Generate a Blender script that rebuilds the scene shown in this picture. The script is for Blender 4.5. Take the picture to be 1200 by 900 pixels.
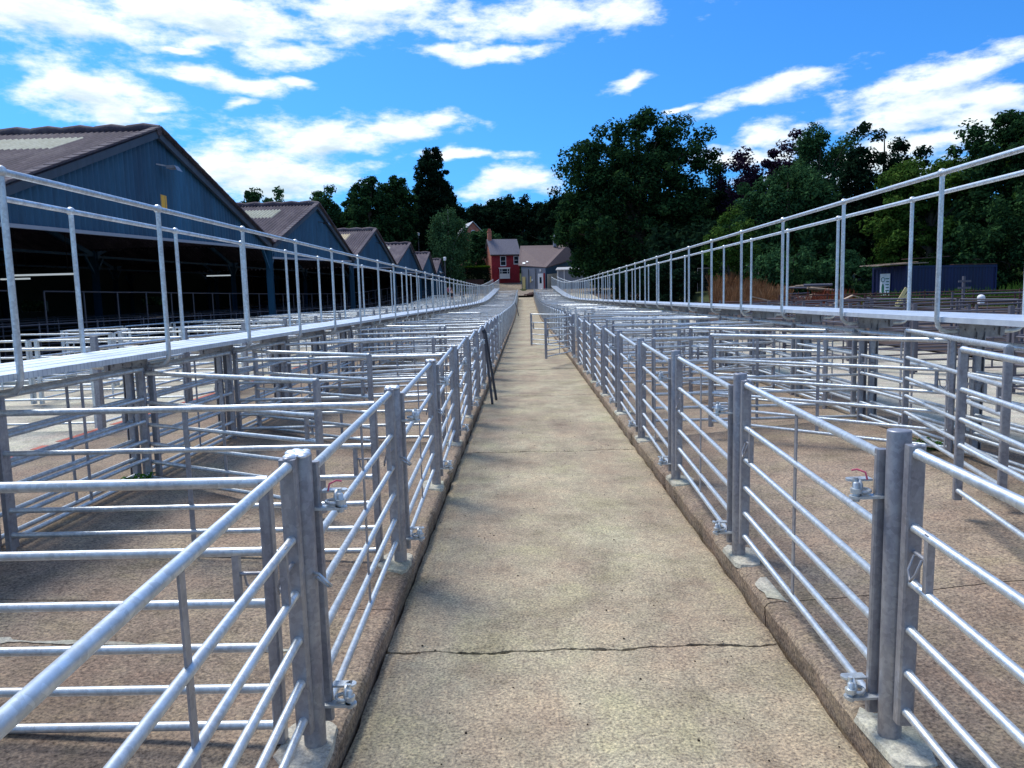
import bpy, math, random
import numpy as np
from mathutils import Matrix, Vector
rad = math.radians
for o in list(bpy.data.objects): bpy.data.objects.remove(o, do_unlink=True)
SC = bpy.context.scene
COL = SC.collection
random.seed(7)

# ------------------------------------------------------------------ camera
cam_d = bpy.data.cameras.new("camera"); cam = bpy.data.objects.new("camera", cam_d); COL.objects.link(cam)
cam_d.sensor_fit = 'HORIZONTAL'; cam_d.sensor_width = 36; cam_d.lens = 886 / 1200 * 36
cam_d.clip_start = 0.05; cam_d.clip_end = 3000
RT = ((0.99954339, 0.02384935, -0.01855324), (0.01569473, 0.11490784, 0.99325217), (-0.02582034, 0.99308982, -0.11448106))
cam.matrix_world = Matrix(((RT[0][0], RT[0][1], -RT[0][2], 0), (RT[1][0], RT[1][1], -RT[1][2], 0),
                           (RT[2][0], RT[2][1], -RT[2][2], 1.6), (0, 0, 0, 1)))
SC.camera = cam

# ------------------------------------------------------------------ light and sky
SUN_EL, SUN_AZ = 57.0, -46.0            # azimuth from +Y towards +X
sun_d = bpy.data.lights.new("sun", 'SUN'); sun_d.energy = 3.0; sun_d.angle = rad(20); sun_d.color = (1.0, 0.95, 0.87)
sun = bpy.data.objects.new("sun", sun_d); COL.objects.link(sun)
sdir = Vector((math.cos(rad(SUN_EL)) * math.sin(rad(SUN_AZ)), math.cos(rad(SUN_EL)) * math.cos(rad(SUN_AZ)), math.sin(rad(SUN_EL))))
sun.rotation_euler = sdir.to_track_quat('Z', 'Y').to_euler()
SC.view_settings.view_transform = 'Standard'; SC.view_settings.look = 'None'
SC.view_settings.exposure = 0.3; SC.view_settings.gamma = 1; SC.view_settings.use_curve_mapping = False

world = bpy.data.worlds.new("World"); SC.world = world; world.use_nodes = True
WN, WL = world.node_tree.nodes, world.node_tree.links
WN.clear()
def N(nt, t, **kw):
    n = nt.nodes.new(t)
    for k, v in kw.items():
        if k.startswith('i_'):
            n.inputs[int(k[2:]) if k[2:].isdigit() else k[2:]].default_value = v
        else: setattr(n, k, v)
    return n
def math_n(nt, op, a=None, b=None, c=None, clamp=False):
    n = nt.nodes.new('ShaderNodeMath'); n.operation = op; n.use_clamp = clamp
    for i, v in enumerate((a, b, c)):
        if v is None: continue
        if isinstance(v, (int, float)): n.inputs[i].default_value = v
        else: nt.links.new(v, n.inputs[i])
    return n.outputs[0]
# cloud banks as (azimuth, elevation, half width, half height, tilt) in degrees of sky direction
CL = [(-30.65, 17.69, 10.66, 2.13, 0), (-21.62, 18.53, 11.29, 1.88, 0), (-20.89, 17.44, 4.39, 0.88, 5), (-10.15, 19.56, 9.41, 1.88, 0),
 (-2.92, 17.06, 6.59, 0.69, 0), (2.08, 19.12, 11.0, 1.5, 0), (-15.89, 16.88, 3.64, 0.94, 10), (-21.07, 15.0, 6.9, 0.8, -5), (-16.02, 14.8, 2.63, 0.56, -8),
 (-29.36, 13.76, 4.7, 2.13, 0), (-27.26, 12.57, 5.65, 1.38, 0), (-24.69, 12.76, 2.82, 0.63, 0), (-19.6, 13.82, 1.25, 0.44, 0),
 (-14.74, 11.3, 9.41, 1.7, 4), (-18.39, 8.91, 8.15, 2.63, 0), (-8.68, 12.22, 5.65, 1.1, 3), (-4.4, 10.44, 5.02, 0.5, -3), (-0.68, 8.28, 4.39, 1.51, 5),
 (7.71, 14.78, 2.26, 0.75, 14), (17.79, 13.4, 6.59, 0.95, 9), (11.74, 13.0, 1.88, 0.31, 0), (28.83, 13.13, 7.53, 1.13, 10), (26.75, 11.41, 5.65, 2.0, 0),
 (30.3, 10.93, 2.82, 2.13, 0), (17.83, 10.61, 3.14, 1.25, 0), (28.03, 9.19, 6.9, 1.38, 0), (15.85, 9.24, 3.76, 1.0, 0), (23.05, 7.82, 7.53, 1.57, 0),
 (-23.9, 16.43, 1.88, 0.31, 0), (-60, 20, 16, 5, 5), (-80, 38, 20, 6, 0), (60, 24, 18, 5, 0), (80, 45, 20, 8, 0), (130, 25, 25, 7, 0), (180, 30, 25, 9, 0),
 (-130, 28, 22, 7, 0), (0, 50, 22, 7, 10), (-50, 46, 26, 8, 0), (50, 42, 24, 8, 0), (100, 30, 26, 9, 0), (150, 48, 40, 10, 0), (-100, 22, 24, 9, 0), (-150, 50, 40, 10, 0), (-90, 60, 50, 8, 0), (90, 64, 50, 8, 0), (160, 12, 24, 6, 0), (-165, 14, 26, 7, 0), (65, 10, 18, 4, 0), (-68, 9, 18, 4, 0)]  # high and rear banks are out of view, added to whiten the ambient light
def cloud_group():
    g = bpy.data.node_groups.new("cloud_density", 'ShaderNodeTree')
    g.interface.new_socket("P", in_out='INPUT', socket_type='NodeSocketVector')
    g.interface.new_socket("D", in_out='OUTPUT', socket_type='NodeSocketFloat')
    gi = g.nodes.new('NodeGroupInput'); go = g.nodes.new('NodeGroupOutput')
    P = gi.outputs[0]
    # wobble the position a little
    mp = N(g, 'ShaderNodeMapping'); mp.inputs['Scale'].default_value = (0.22, 0.5, 1); g.links.new(P, mp.inputs[0])
    nz = N(g, 'ShaderNodeTexNoise'); nz.inputs['Scale'].default_value = 1.0; nz.inputs['Detail'].default_value = 3; g.links.new(mp.outputs[0], nz.inputs['Vector'])
    sub = N(g, 'ShaderNodeVectorMath', operation='SUBTRACT'); g.links.new(nz.outputs['Color'], sub.inputs[0]); sub.inputs[1].default_value = (.5, .5, .5)
    mul = N(g, 'ShaderNodeVectorMath', operation='MULTIPLY'); g.links.new(sub.outputs[0], mul.inputs[0]); mul.inputs[1].default_value = (4.5, 1.8, 0)
    add = N(g, 'ShaderNodeVectorMath', operation='ADD'); g.links.new(P, add.inputs[0]); g.links.new(mul.outputs[0], add.inputs[1])
    PW = add.outputs[0]
    acc = None
    for (a, e, w, h, t) in CL:
        s = N(g, 'ShaderNodeVectorMath', operation='SUBTRACT'); g.links.new(PW, s.inputs[0]); s.inputs[1].default_value = (a, e, 0)
        m = N(g, 'ShaderNodeMapping', vector_type='POINT'); g.links.new(s.outputs[0], m.inputs[0])
        r = N(g, 'ShaderNodeVectorRotate', rotation_type='Z_AXIS'); g.links.new(s.outputs[0], r.inputs['Vector']); r.inputs['Angle'].default_value = -rad(t)
        v = N(g, 'ShaderNodeVectorMath', operation='MULTIPLY'); g.links.new(r.outputs[0], v.inputs[0]); v.inputs[1].default_value = (1 / w, 1 / h, 0)
        g.nodes.remove(m)
        l = N(g, 'ShaderNodeVectorMath', operation='LENGTH'); g.links.new(v.outputs[0], l.inputs[0])
        d = math_n(g, 'SUBTRACT', 1.0, l.outputs['Value'])
        acc = d if acc is None else math_n(g, 'MAXIMUM', acc, d)
    mp2 = N(g, 'ShaderNodeMapping'); mp2.inputs['Scale'].default_value = (0.30, 0.75, 1); g.links.new(P, mp2.inputs[0])
    n2 = N(g, 'ShaderNodeTexNoise'); n2.inputs['Scale'].default_value = 1.0; n2.inputs['Detail'].default_value = 9; n2.inputs['Roughness'].default_value = 0.62
    g.links.new(mp2.outputs[0], n2.inputs['Vector'])
    nn = math_n(g, 'MULTIPLY_ADD', n2.outputs['Fac'], 2.3, -1.2)
    d = math_n(g, 'MAXIMUM', acc, -0.9)
    d = math_n(g, 'ADD', d, nn)
    g.links.new(d, go.inputs[0])
    return g
wt = world.node_tree
tc = N(wt, 'ShaderNodeTexCoord'); sx = N(wt, 'ShaderNodeSeparateXYZ'); wt.links.new(tc.outputs['Generated'], sx.inputs[0])
az = math_n(wt, 'MULTIPLY', math_n(wt, 'ARCTAN2', sx.outputs[0], sx.outputs[1]), 57.29578)
el = math_n(wt, 'MULTIPLY', math_n(wt, 'ARCSINE', sx.outputs[2]), 57.29578)
cx = N(wt, 'ShaderNodeCombineXYZ'); wt.links.new(az, cx.inputs[0]); wt.links.new(el, cx.inputs[1])
CG = cloud_group()
g1 = N(wt, 'ShaderNodeGroup'); g1.node_tree = CG; wt.links.new(cx.outputs[0], g1.inputs[0])
off = N(wt, 'ShaderNodeVectorMath', operation='ADD'); wt.links.new(cx.outputs[0], off.inputs[0]); off.inputs[1].default_value = (-0.5, 0.8, 0)
g2 = N(wt, 'ShaderNodeGroup'); g2.node_tree = CG; wt.links.new(off.outputs[0], g2.inputs[0])
mask = N(wt, 'ShaderNodeMapRange', interpolation_type='SMOOTHSTEP'); wt.links.new(g1.outputs[0], mask.inputs[0])
mask.inputs[1].default_value = -0.10; mask.inputs[2].default_value = 0.72
lit = N(wt, 'ShaderNodeMapRange', interpolation_type='SMOOTHSTEP'); wt.links.new(g2.outputs[0], lit.inputs[0])
lit.inputs[1].default_value = 0.25; lit.inputs[2].default_value = 1.25; lit.inputs[3].default_value = 1.0; lit.inputs[4].default_value = 0.0
ccol = N(wt, 'ShaderNodeMix', data_type='RGBA'); wt.links.new(lit.outputs[0], ccol.inputs[0])
SKYK = 0.1
ccol.inputs[6].default_value = (5.2, 6.6, 7.6, 1); ccol.inputs[7].default_value = (8.9, 9.6, 9.9, 1)
sky = N(wt, 'ShaderNodeTexSky', sky_type='NISHITA'); sky.sun_disc = False; sky.sun_elevation = rad(SUN_EL); sky.sun_rotation = rad(SUN_AZ)
sky.air_density = 1.0; sky.dust_density = 1.3; sky.ozone_density = 2.0
tint = N(wt, 'ShaderNodeMix', data_type='RGBA', blend_type='MULTIPLY'); tint.inputs[0].default_value = 1; wt.links.new(sky.outputs[0], tint.inputs[6])
tint.inputs[7].default_value = (0.27, 0.86, 1.6, 1)
mixs = N(wt, 'ShaderNodeMix', data_type='RGBA'); wt.links.new(mask.outputs[0], mixs.inputs[0]); wt.links.new(tint.outputs[2], mixs.inputs[6]); wt.links.new(ccol.outputs[2], mixs.inputs[7])
bg = N(wt, 'ShaderNodeBackground'); bg.inputs[1].default_value = SKYK; wt.links.new(mixs.outputs[2], bg.inputs[0])
wo = N(wt, 'ShaderNodeOutputWorld'); wt.links.new(bg.outputs[0], wo.inputs[0])

# ------------------------------------------------------------------ materials
def new_mat(name, base=(.5, .5, .5), rough=.6, metal=0., spec=None):
    m = bpy.data.materials.new(name); m.use_nodes = True
    b = m.node_tree.nodes['Principled BSDF']
    b.inputs['Base Color'].default_value = (*base, 1); b.inputs['Roughness'].default_value = rough; b.inputs['Metallic'].default_value = metal
    if spec is not None: b.inputs['Specular IOR Level'].default_value = spec
    m.diffuse_color = (*base, 1)
    return m
def noise(nt, vec, scale, detail=4, rough=.55, sc=None):
    n = N(nt, 'ShaderNodeTexNoise'); n.inputs['Scale'].default_value = scale; n.inputs['Detail'].default_value = detail; n.inputs['Roughness'].default_value = rough
    if sc:
        mp = N(nt, 'ShaderNodeMapping'); mp.inputs['Scale'].default_value = sc; nt.links.new(vec, mp.inputs[0]); vec = mp.outputs[0]
    nt.links.new(vec, n.inputs['Vector']); return n.outputs['Fac']
def ramp(nt, fac, stops):
    r = N(nt, 'ShaderNodeValToRGB'); nt.links.new(fac, r.inputs[0])
    e = r.color_ramp.elements
    while len(e) > 1: e.remove(e[-1])
    e[0].position = stops[0][0]; e[0].color = (*stops[0][1], 1)
    for p, c in stops[1:]:
        x = e.new(p); x.color = (*c, 1)
    return r.outputs[0]
def mixc(nt, fac, a, b, mode='MIX'):
    n = N(nt, 'ShaderNodeMix', data_type='RGBA', blend_type=mode)
    for i, v in ((0, fac), (6, a), (7, b)):
        if isinstance(v, (int, float)): n.inputs[i].default_value = v
        elif isinstance(v, tuple): n.inputs[i].default_value = (*v, 1)
        else: nt.links.new(v, n.inputs[i])
    return n.outputs[2]
def bump(m, h, strength=.3, dist=.01):
    nt = m.node_tree; b = N(nt, 'ShaderNodeBump'); b.inputs['Strength'].default_value = strength; b.inputs['Distance'].default_value = dist
    nt.links.new(h, b.inputs['Height']); nt.links.new(b.outputs[0], nt.nodes['Principled BSDF'].inputs['Normal'])
def setc(m, c, inp='Base Color'): m.node_tree.links.new(c, m.node_tree.nodes['Principled BSDF'].inputs[inp])
def coords(m, kind='Object'):
    return N(m.node_tree, 'ShaderNodeTexCoord').outputs[kind]
def geo_pos(m): return N(m.node_tree, 'ShaderNodeNewGeometry').outputs['Position']

def concrete(name, dark, mid, light, stain=(.2, .15, .1), bs=.5, agg=95, aggk=.75, stain_amt=.6):
    m = new_mat(name, mid, .9, spec=.25); nt = m.node_tree; P = geo_pos(m)
    big = noise(nt, P, .55, 5, .6); med = noise(nt, P, 3.1, 6, .65); fine = noise(nt, P, agg, 3, .7)
    base = ramp(nt, big, [(.3, dark), (.5, mid), (.7, light)])
    st = ramp(nt, noise(nt, P, 1.3, 6, .7, sc=(1, .45, 1)), [(.48, (0, 0, 0)), (.68, (1, 1, 1))])
    base = mixc(nt, math_n(nt, 'MULTIPLY', st, stain_amt), base, stain)
    base = mixc(nt, .75, base, ramp(nt, med, [(.3, (.62, .60, .58)), (.5, (1, 1, 1)), (.72, (1.28, 1.26, 1.2))]), 'MULTIPLY')
    sp = ramp(nt, fine, [(.30, (.30, .26, .25)), (.48, (.98, .98, .98)), (.68, (1.75, 1.66, 1.48))])
    hue = noise(nt, P, 1.9, 6, .7)
    base = mixc(nt, .85, base, ramp(nt, hue, [(.36, (1.05, .97, .96)), (.5, (1, 1, 1)), (.64, (.98, 1.02, .92))]), 'MULTIPLY')
    base = mixc(nt, aggk, base, sp, 'MULTIPLY')
    sp2 = noise(nt, P, 34, 6, .85); base = mixc(nt, .8, base, ramp(nt, sp2, [(.34, (.55, .52, .50)), (.5, (1, 1, 1)), (.64, (1.4, 1.36, 1.28))]), 'MULTIPLY')
    pit = ramp(nt, noise(nt, P, 5.2, 8, .8), [(.66, (1, 1, 1)), (.74, (.45, .40, .36))]); base = mixc(nt, .6, base, pit, 'MULTIPLY')
    vo = N(nt, 'ShaderNodeTexVoronoi'); vo.inputs['Scale'].default_value = 42; nt.links.new(P, vo.inputs['Vector'])
    peb = ramp(nt, vo.outputs['Distance'], [(.0, (1, 1, 1)), (.22, (0, 0, 0))])
    sel = ramp(nt, noise(nt, P, 17, 2), [(.58, (0, 0, 0)), (.64, (1, 1, 1))])
    base = mixc(nt, math_n(nt, 'MULTIPLY', math_n(nt, 'MULTIPLY', peb, sel), .55), base, tuple(min(1, c * 1.8) for c in light))
    setc(m, base)
    h = math_n(nt, 'ADD', math_n(nt, 'MULTIPLY', fine, .6), math_n(nt, 'MULTIPLY', med, 1.2))
    bump(m, h, bs * .7, .008)
    return m
M = {}
M['path'] = concrete('path_concrete', (.29, .235, .17), (.36, .305, .215), (.43, .385, .27), (.215, .150, .115), .7, agg=80, aggk=.95, stain_amt=.5)
M['pen'] = concrete('pen_concrete', (.20, .15, .112), (.26, .203, .152), (.32, .257, .195), (.15, .108, .082), .8, agg=70, aggk=.95)
M['alley'] = concrete('alley_concrete', (.36, .33, .27), (.46, .43, .35), (.55, .52, .43), (.3, .25, .2), .4)
M['pad'] = concrete('footing_concrete', (.38, .36, .30), (.46, .44, .37), (.55, .53, .45), (.3, .26, .2), .4, aggk=.4)
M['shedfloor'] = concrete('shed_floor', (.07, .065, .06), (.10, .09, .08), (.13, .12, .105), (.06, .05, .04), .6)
M['brownyard'] = concrete('brown_yard', (.05, .032, .026), (.08, .055, .042), (.12, .085, .065), (.04, .025, .02), .8)
M['soil'] = concrete('dark_soil', (.03, .024, .018), (.04, .03, .022), (.06, .045, .03), (.02, .016, .012), 1.0)
M['yard'] = concrete('yard_ground', (.17, .14, .11), (.24, .20, .16), (.30, .26, .20), (.15, .1, .07), .6)
M['grassland'] = rg = new_mat('rough_ground', (.05, .06, .03), .95, spec=.1); _n = noise(rg.node_tree, geo_pos(rg), .8, 6, .7); setc(rg, ramp(rg.node_tree, _n, [(.3, (.025, .035, .012)), (.55, (.05, .06, .022)), (.75, (.09, .07, .035))]))
def galv(name, c0, c1, rough=.38, metal=.75):
    m = new_mat(name, c0, rough, metal); nt = m.node_tree; P = coords(m)
    oi = N(nt, 'ShaderNodeObjectInfo'); ad = N(nt, 'ShaderNodeVectorMath', operation='ADD'); nt.links.new(P, ad.inputs[0])
    nt.links.new(oi.outputs['Location'], ad.inputs[1]); P = ad.outputs[0]
    a = noise(nt, P, 9, 6, .7, sc=(1, 1, .5)); vo = N(nt, 'ShaderNodeTexVoronoi'); vo.inputs['Scale'].default_value = 60; nt.links.new(P, vo.inputs['Vector'])
    c = ramp(nt, a, [(.32, c1), (.52, c0), (.72, tuple(min(.95, x * 1.22) for x in c0))])
    vs_ = N(nt, 'ShaderNodeSeparateColor'); nt.links.new(vo.outputs['Color'], vs_.inputs[0])
    c = mixc(nt, .5, c, ramp(nt, vs_.outputs[0], [(0, (.68, .68, .68)), (1, (1.15, 1.15, 1.15))]), 'MULTIPLY')
    setc(m, c)
    r = N(nt, 'ShaderNodeMapRange'); nt.links.new(a, r.inputs[0]); r.inputs[1].default_value = .3; r.inputs[2].default_value = .7; r.inputs[3].default_value = rough + .14; r.inputs[4].default_value = rough - .08
    nt.links.new(r.outputs[0], nt.nodes['Principled BSDF'].inputs['Roughness'])
    bump(m, noise(nt, P, 45, 5, .7), .16, .004)
    return m
M['galv'] = galv('galvanised_tube', (.64, .675, .68), (.49, .51, .53), .42, .70)
M['galvpost'] = galv('galvanised_post', (.36, .36, .38), (.26, .25, .275), .46, .62)
M['zinc'] = new_mat('zinc_cap', (.80, .83, .86), .45, .5)
M['dark'] = new_mat('black_steel', (.012, .012, .015), .45)
M['red'] = new_mat('pink_plastic', (.62, .10, .16), .4)
M['redline'] = new_mat('worn_red_paint', (.42, .10, .06), .8)
def deckmat():
    m = new_mat('deck_zinc', (.72, .76, .80), .42, .55); nt = m.node_tree; P = coords(m)
    s = N(nt, 'ShaderNodeSeparateXYZ'); nt.links.new(P, s.inputs[0])
    fy = math_n(nt, 'SUBTRACT', math_n(nt, 'FRACT', math_n(nt, 'MULTIPLY', s.outputs[1], 22)), .5)
    fx = math_n(nt, 'SUBTRACT', math_n(nt, 'FRACT', math_n(nt, 'MULTIPLY', s.outputs[0], 22)), .5)
    d = math_n(nt, 'SQRT', math_n(nt, 'ADD', math_n(nt, 'MULTIPLY', fy, fy), math_n(nt, 'MULTIPLY', fx, fx)))
    c = mixc(nt, math_n(nt, 'MULTIPLY', math_n(nt, 'LESS_THAN', d, .16), .45), ramp(nt, noise(nt, P, 6, 5), [(.3, (.60, .64, .69)), (.7, (.82, .86, .88))]), (.38, .42, .48))
    setc(m, c); return m
M['deck'] = deckmat()
def bluemetal(name, a, b, rough=.55):
    m = new_mat(name, a, rough, .0); nt = m.node_tree; P = geo_pos(m)
    c = ramp(nt, noise(nt, P, .5, 4, .6, sc=(1, 1, .15)), [(.32, b), (.6, a), (.75, tuple(x * 1.5 for x in a))])
    s = ramp(nt, noise(nt, P, 4, 6, .8, sc=(1, 1, .12)), [(.35, (.65, .65, .65)), (.6, (1, 1, 1)), (.8, (1.25, 1.2, 1.1))])
    setc(m, mixc(nt, .9, c, s, 'MULTIPLY')); return m
M['blue'] = bluemetal('blue_sheet', (.020, .10, .19), (.012, .06, .125))
M['bluesteel'] = bluemetal('blue_steel', (.014, .085, .16), (.01, .06, .12))
M['fascia'] = bluemetal('blue_grey_fascia', (.05, .07, .10), (.035, .05, .075))
M['container'] = bluemetal('container_blue', (.004, .008, .075), (.003, .006, .05), .5)
def rustmat0(name, a, b):
    m = new_mat(name, a, .8); nt = m.node_tree; P = geo_pos(m)
    setc(m, ramp(nt, noise(nt, P, 3, 6, .7), [(.35, a), (.65, b)])); return m
def roofmat():
    m = new_mat('fibre_cement', (.2, .17, .18), .9); nt = m.node_tree; P = geo_pos(m)
    c = ramp(nt, noise(nt, P, .9, 6, .65, sc=(1.6, .5, .5)), [(.3, (.045, .034, .048)), (.5, (.080, .060, .078)), (.7, (.15, .125, .13))])
    s = ramp(nt, noise(nt, P, 7, 6, .8), [(.35, (.6, .55, .55)), (.55, (1, 1, 1)), (.75, (1.4, 1.35, 1.1))])
    setc(m, mixc(nt, .9, c, s, 'MULTIPLY')); bump(m, noise(nt, P, 12, 5), .4, .03); return m
M['roof'] = roofmat()
M['rooflight'] = rustmat0('rooflight_cream', (.30, .30, .22), (.42, .42, .33))
M['rooflight2'] = new_mat('rooflight_ochre', (.55, .42, .22), .5)
def rustmat(name, a, b):
    m = new_mat(name, a, .85); nt = m.node_tree; P = geo_pos(m)
    setc(m, ramp(nt, noise(nt, P, 6, 6, .7), [(.35, a), (.65, b)])); return m
M['rust'] = rustmat('rusty_steel', (.05, .020, .018), (.12, .055, .042))
M['wood'] = rustmat('weathered_plank', (.35, .23, .15), (.55, .42, .3))
M['bark'] = rustmat('bark', (.055, .042, .03), (.11, .085, .06))
M['birchbark'] = rustmat('pale_bark', (.25, .23, .2), (.5, .48, .42))
M['white'] = new_mat('white_paint', (.84, .84, .84), .5)
M['grey'] = new_mat('grey_paint', (.28, .30, .35), .6)
M['cream'] = rustmat('cream_render', (.5, .46, .36), (.62, .58, .48))
M['glass'] = new_mat('window_glass', (.02, .03, .04), .08, spec=.8)
M['yellow'] = new_mat('yellow_sign', (.80, .42, .03), .5)
M['hazard'] = new_mat('yellow_plastic', (.75, .60, .26), .5)
M['green'] = new_mat('green_print', (.02, .16, .09), .5)
M['lampglow'] = new_mat('lamp_tube', (.8, .85, .9), .4)
b = M['lampglow'].node_tree.nodes['Principled BSDF']; b.inputs['Emission Color'].default_value = (.8, .92, 1, 1); b.inputs['Emission Strength'].default_value = .4
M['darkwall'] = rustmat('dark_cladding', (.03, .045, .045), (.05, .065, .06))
def brick(name, a, b_, mortar=(.35, .28, .24)):
    m = new_mat(name, a, .85); nt = m.node_tree
    t = N(nt, 'ShaderNodeTexBrick'); t.inputs['Scale'].default_value = 1; t.inputs['Brick Width'].default_value = .23; t.inputs['Row Height'].default_value = .075
    t.inputs['Mortar Size'].default_value = .008
    t.inputs['Color1'].default_value = (*a, 1); t.inputs['Color2'].default_value = (*b_, 1); t.inputs['Mortar'].default_value = (*mortar, 1)
    P = coords(m); s = N(nt, 'ShaderNodeSeparateXYZ'); nt.links.new(P, s.inputs[0]); c = N(nt, 'ShaderNodeCombineXYZ')
    nt.links.new(math_n(nt, 'ADD', s.outputs[0], s.outputs[1]), c.inputs[0]); nt.links.new(s.outputs[2], c.inputs[1]); nt.links.new(c.outputs[0], t.inputs['Vector'])
    setc(m, mixc(nt, .6, t.outputs['Color'], ramp(nt, noise(nt, P, 1.2, 5), [(.3, (.6, .6, .6)), (.7, (1.3, 1.3, 1.3))]), 'MULTIPLY')); return m
M['brick'] = brick('red_brick', (.42, .022, .035), (.32, .015, .026), (.26, .04, .05))
M['brick2'] = brick('orange_and_sunlit_brick', (.62, .17, .09), (.52, .13, .07))  # on the cottage gables this brighter tone stands in for sunlight
M['slate'] = rustmat('slate_roof', (.16, .15, .18), (.24, .22, .25))
M['tile'] = rustmat('brown_roof', (.10, .065, .065), (.17, .12, .11))
M['lead'] = new_mat('pale_metal_roof', (.55, .55, .55), .4)
def leafmat(name, lo, mid, hi, trans=.25):
    m = bpy.data.materials.new(name); m.use_nodes = True; nt = m.node_tree; nt.nodes.clear()
    g = N(nt, 'ShaderNodeNewGeometry'); out = N(nt, 'ShaderNodeOutputMaterial')
    tcn = N(nt, 'ShaderNodeTexCoord')
    big = noise(nt, tcn.outputs['Object'], .35, 3)
    f = math_n(nt, 'ADD', math_n(nt, 'MULTIPLY', g.outputs['Random Per Island'], .55), math_n(nt, 'MULTIPLY', big, .5))
    c = ramp(nt, f, [(.2, lo), (.5, mid), (.85, hi)])
    d = N(nt, 'ShaderNodeBsdfDiffuse'); t = N(nt, 'ShaderNodeBsdfTranslucent'); mx = N(nt, 'ShaderNodeMixShader'); mx.inputs[0].default_value = trans
    nt.links.new(c, d.inputs[0]); nt.links.new(c, t.inputs[0]); nt.links.new(d.outputs[0], mx.inputs[1]); nt.links.new(t.outputs[0], mx.inputs[2]); nt.links.new(mx.outputs[0], out.inputs[0])
    return m
M['leaf_oak'] = leafmat('leaf_oak', (.008, .024, .012), (.020, .055, .022), (.055, .115, .035))
M['leaf_dark'] = leafmat('leaf_dark', (.005, .014, .010), (.010, .026, .014), (.022, .048, .022))
M['leaf_green'] = leafmat('leaf_green', (.025, .06, .012), (.055, .115, .022), (.11, .18, .035))
M['leaf_mid'] = leafmat('leaf_mid', (.015, .045, .022), (.035, .09, .036), (.075, .155, .055))
M['leaf_birch'] = leafmat('leaf_birch', (.03, .07, .03), (.055, .12, .05), (.09, .18, .08))
M['leaf_purple'] = leafmat('leaf_purple', (.012, .008, .018), (.026, .014, .032), (.05, .03, .05))
M['leaf_hedge_lit'] = leafmat('leaf_hedge_lit', (.04, .09, .01), (.08, .16, .015), (.13, .22, .02))
M['dry'] = leafmat('dry_stalk', (.12, .055, .03), (.22, .11, .055), (.32, .18, .09))
M['weed'] = leafmat('weed_leaf', (.03, .10, .015), (.05, .15, .02), (.08, .2, .03))
M['redleaf'] = leafmat('red_dock', (.12, .03, .02), (.2, .05, .03), (.3, .09, .05))
M['skin'] = new_mat('skin', (.6, .36, .27), .6)
M['cloth_dark'] = new_mat('dark_cloth', (.018, .02, .03), .9)
M['cloth_pink'] = new_mat('pink_cloth', (.55, .2, .28), .9)
M['hair'] = new_mat('hair', (.05, .03, .02), .8)

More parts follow.
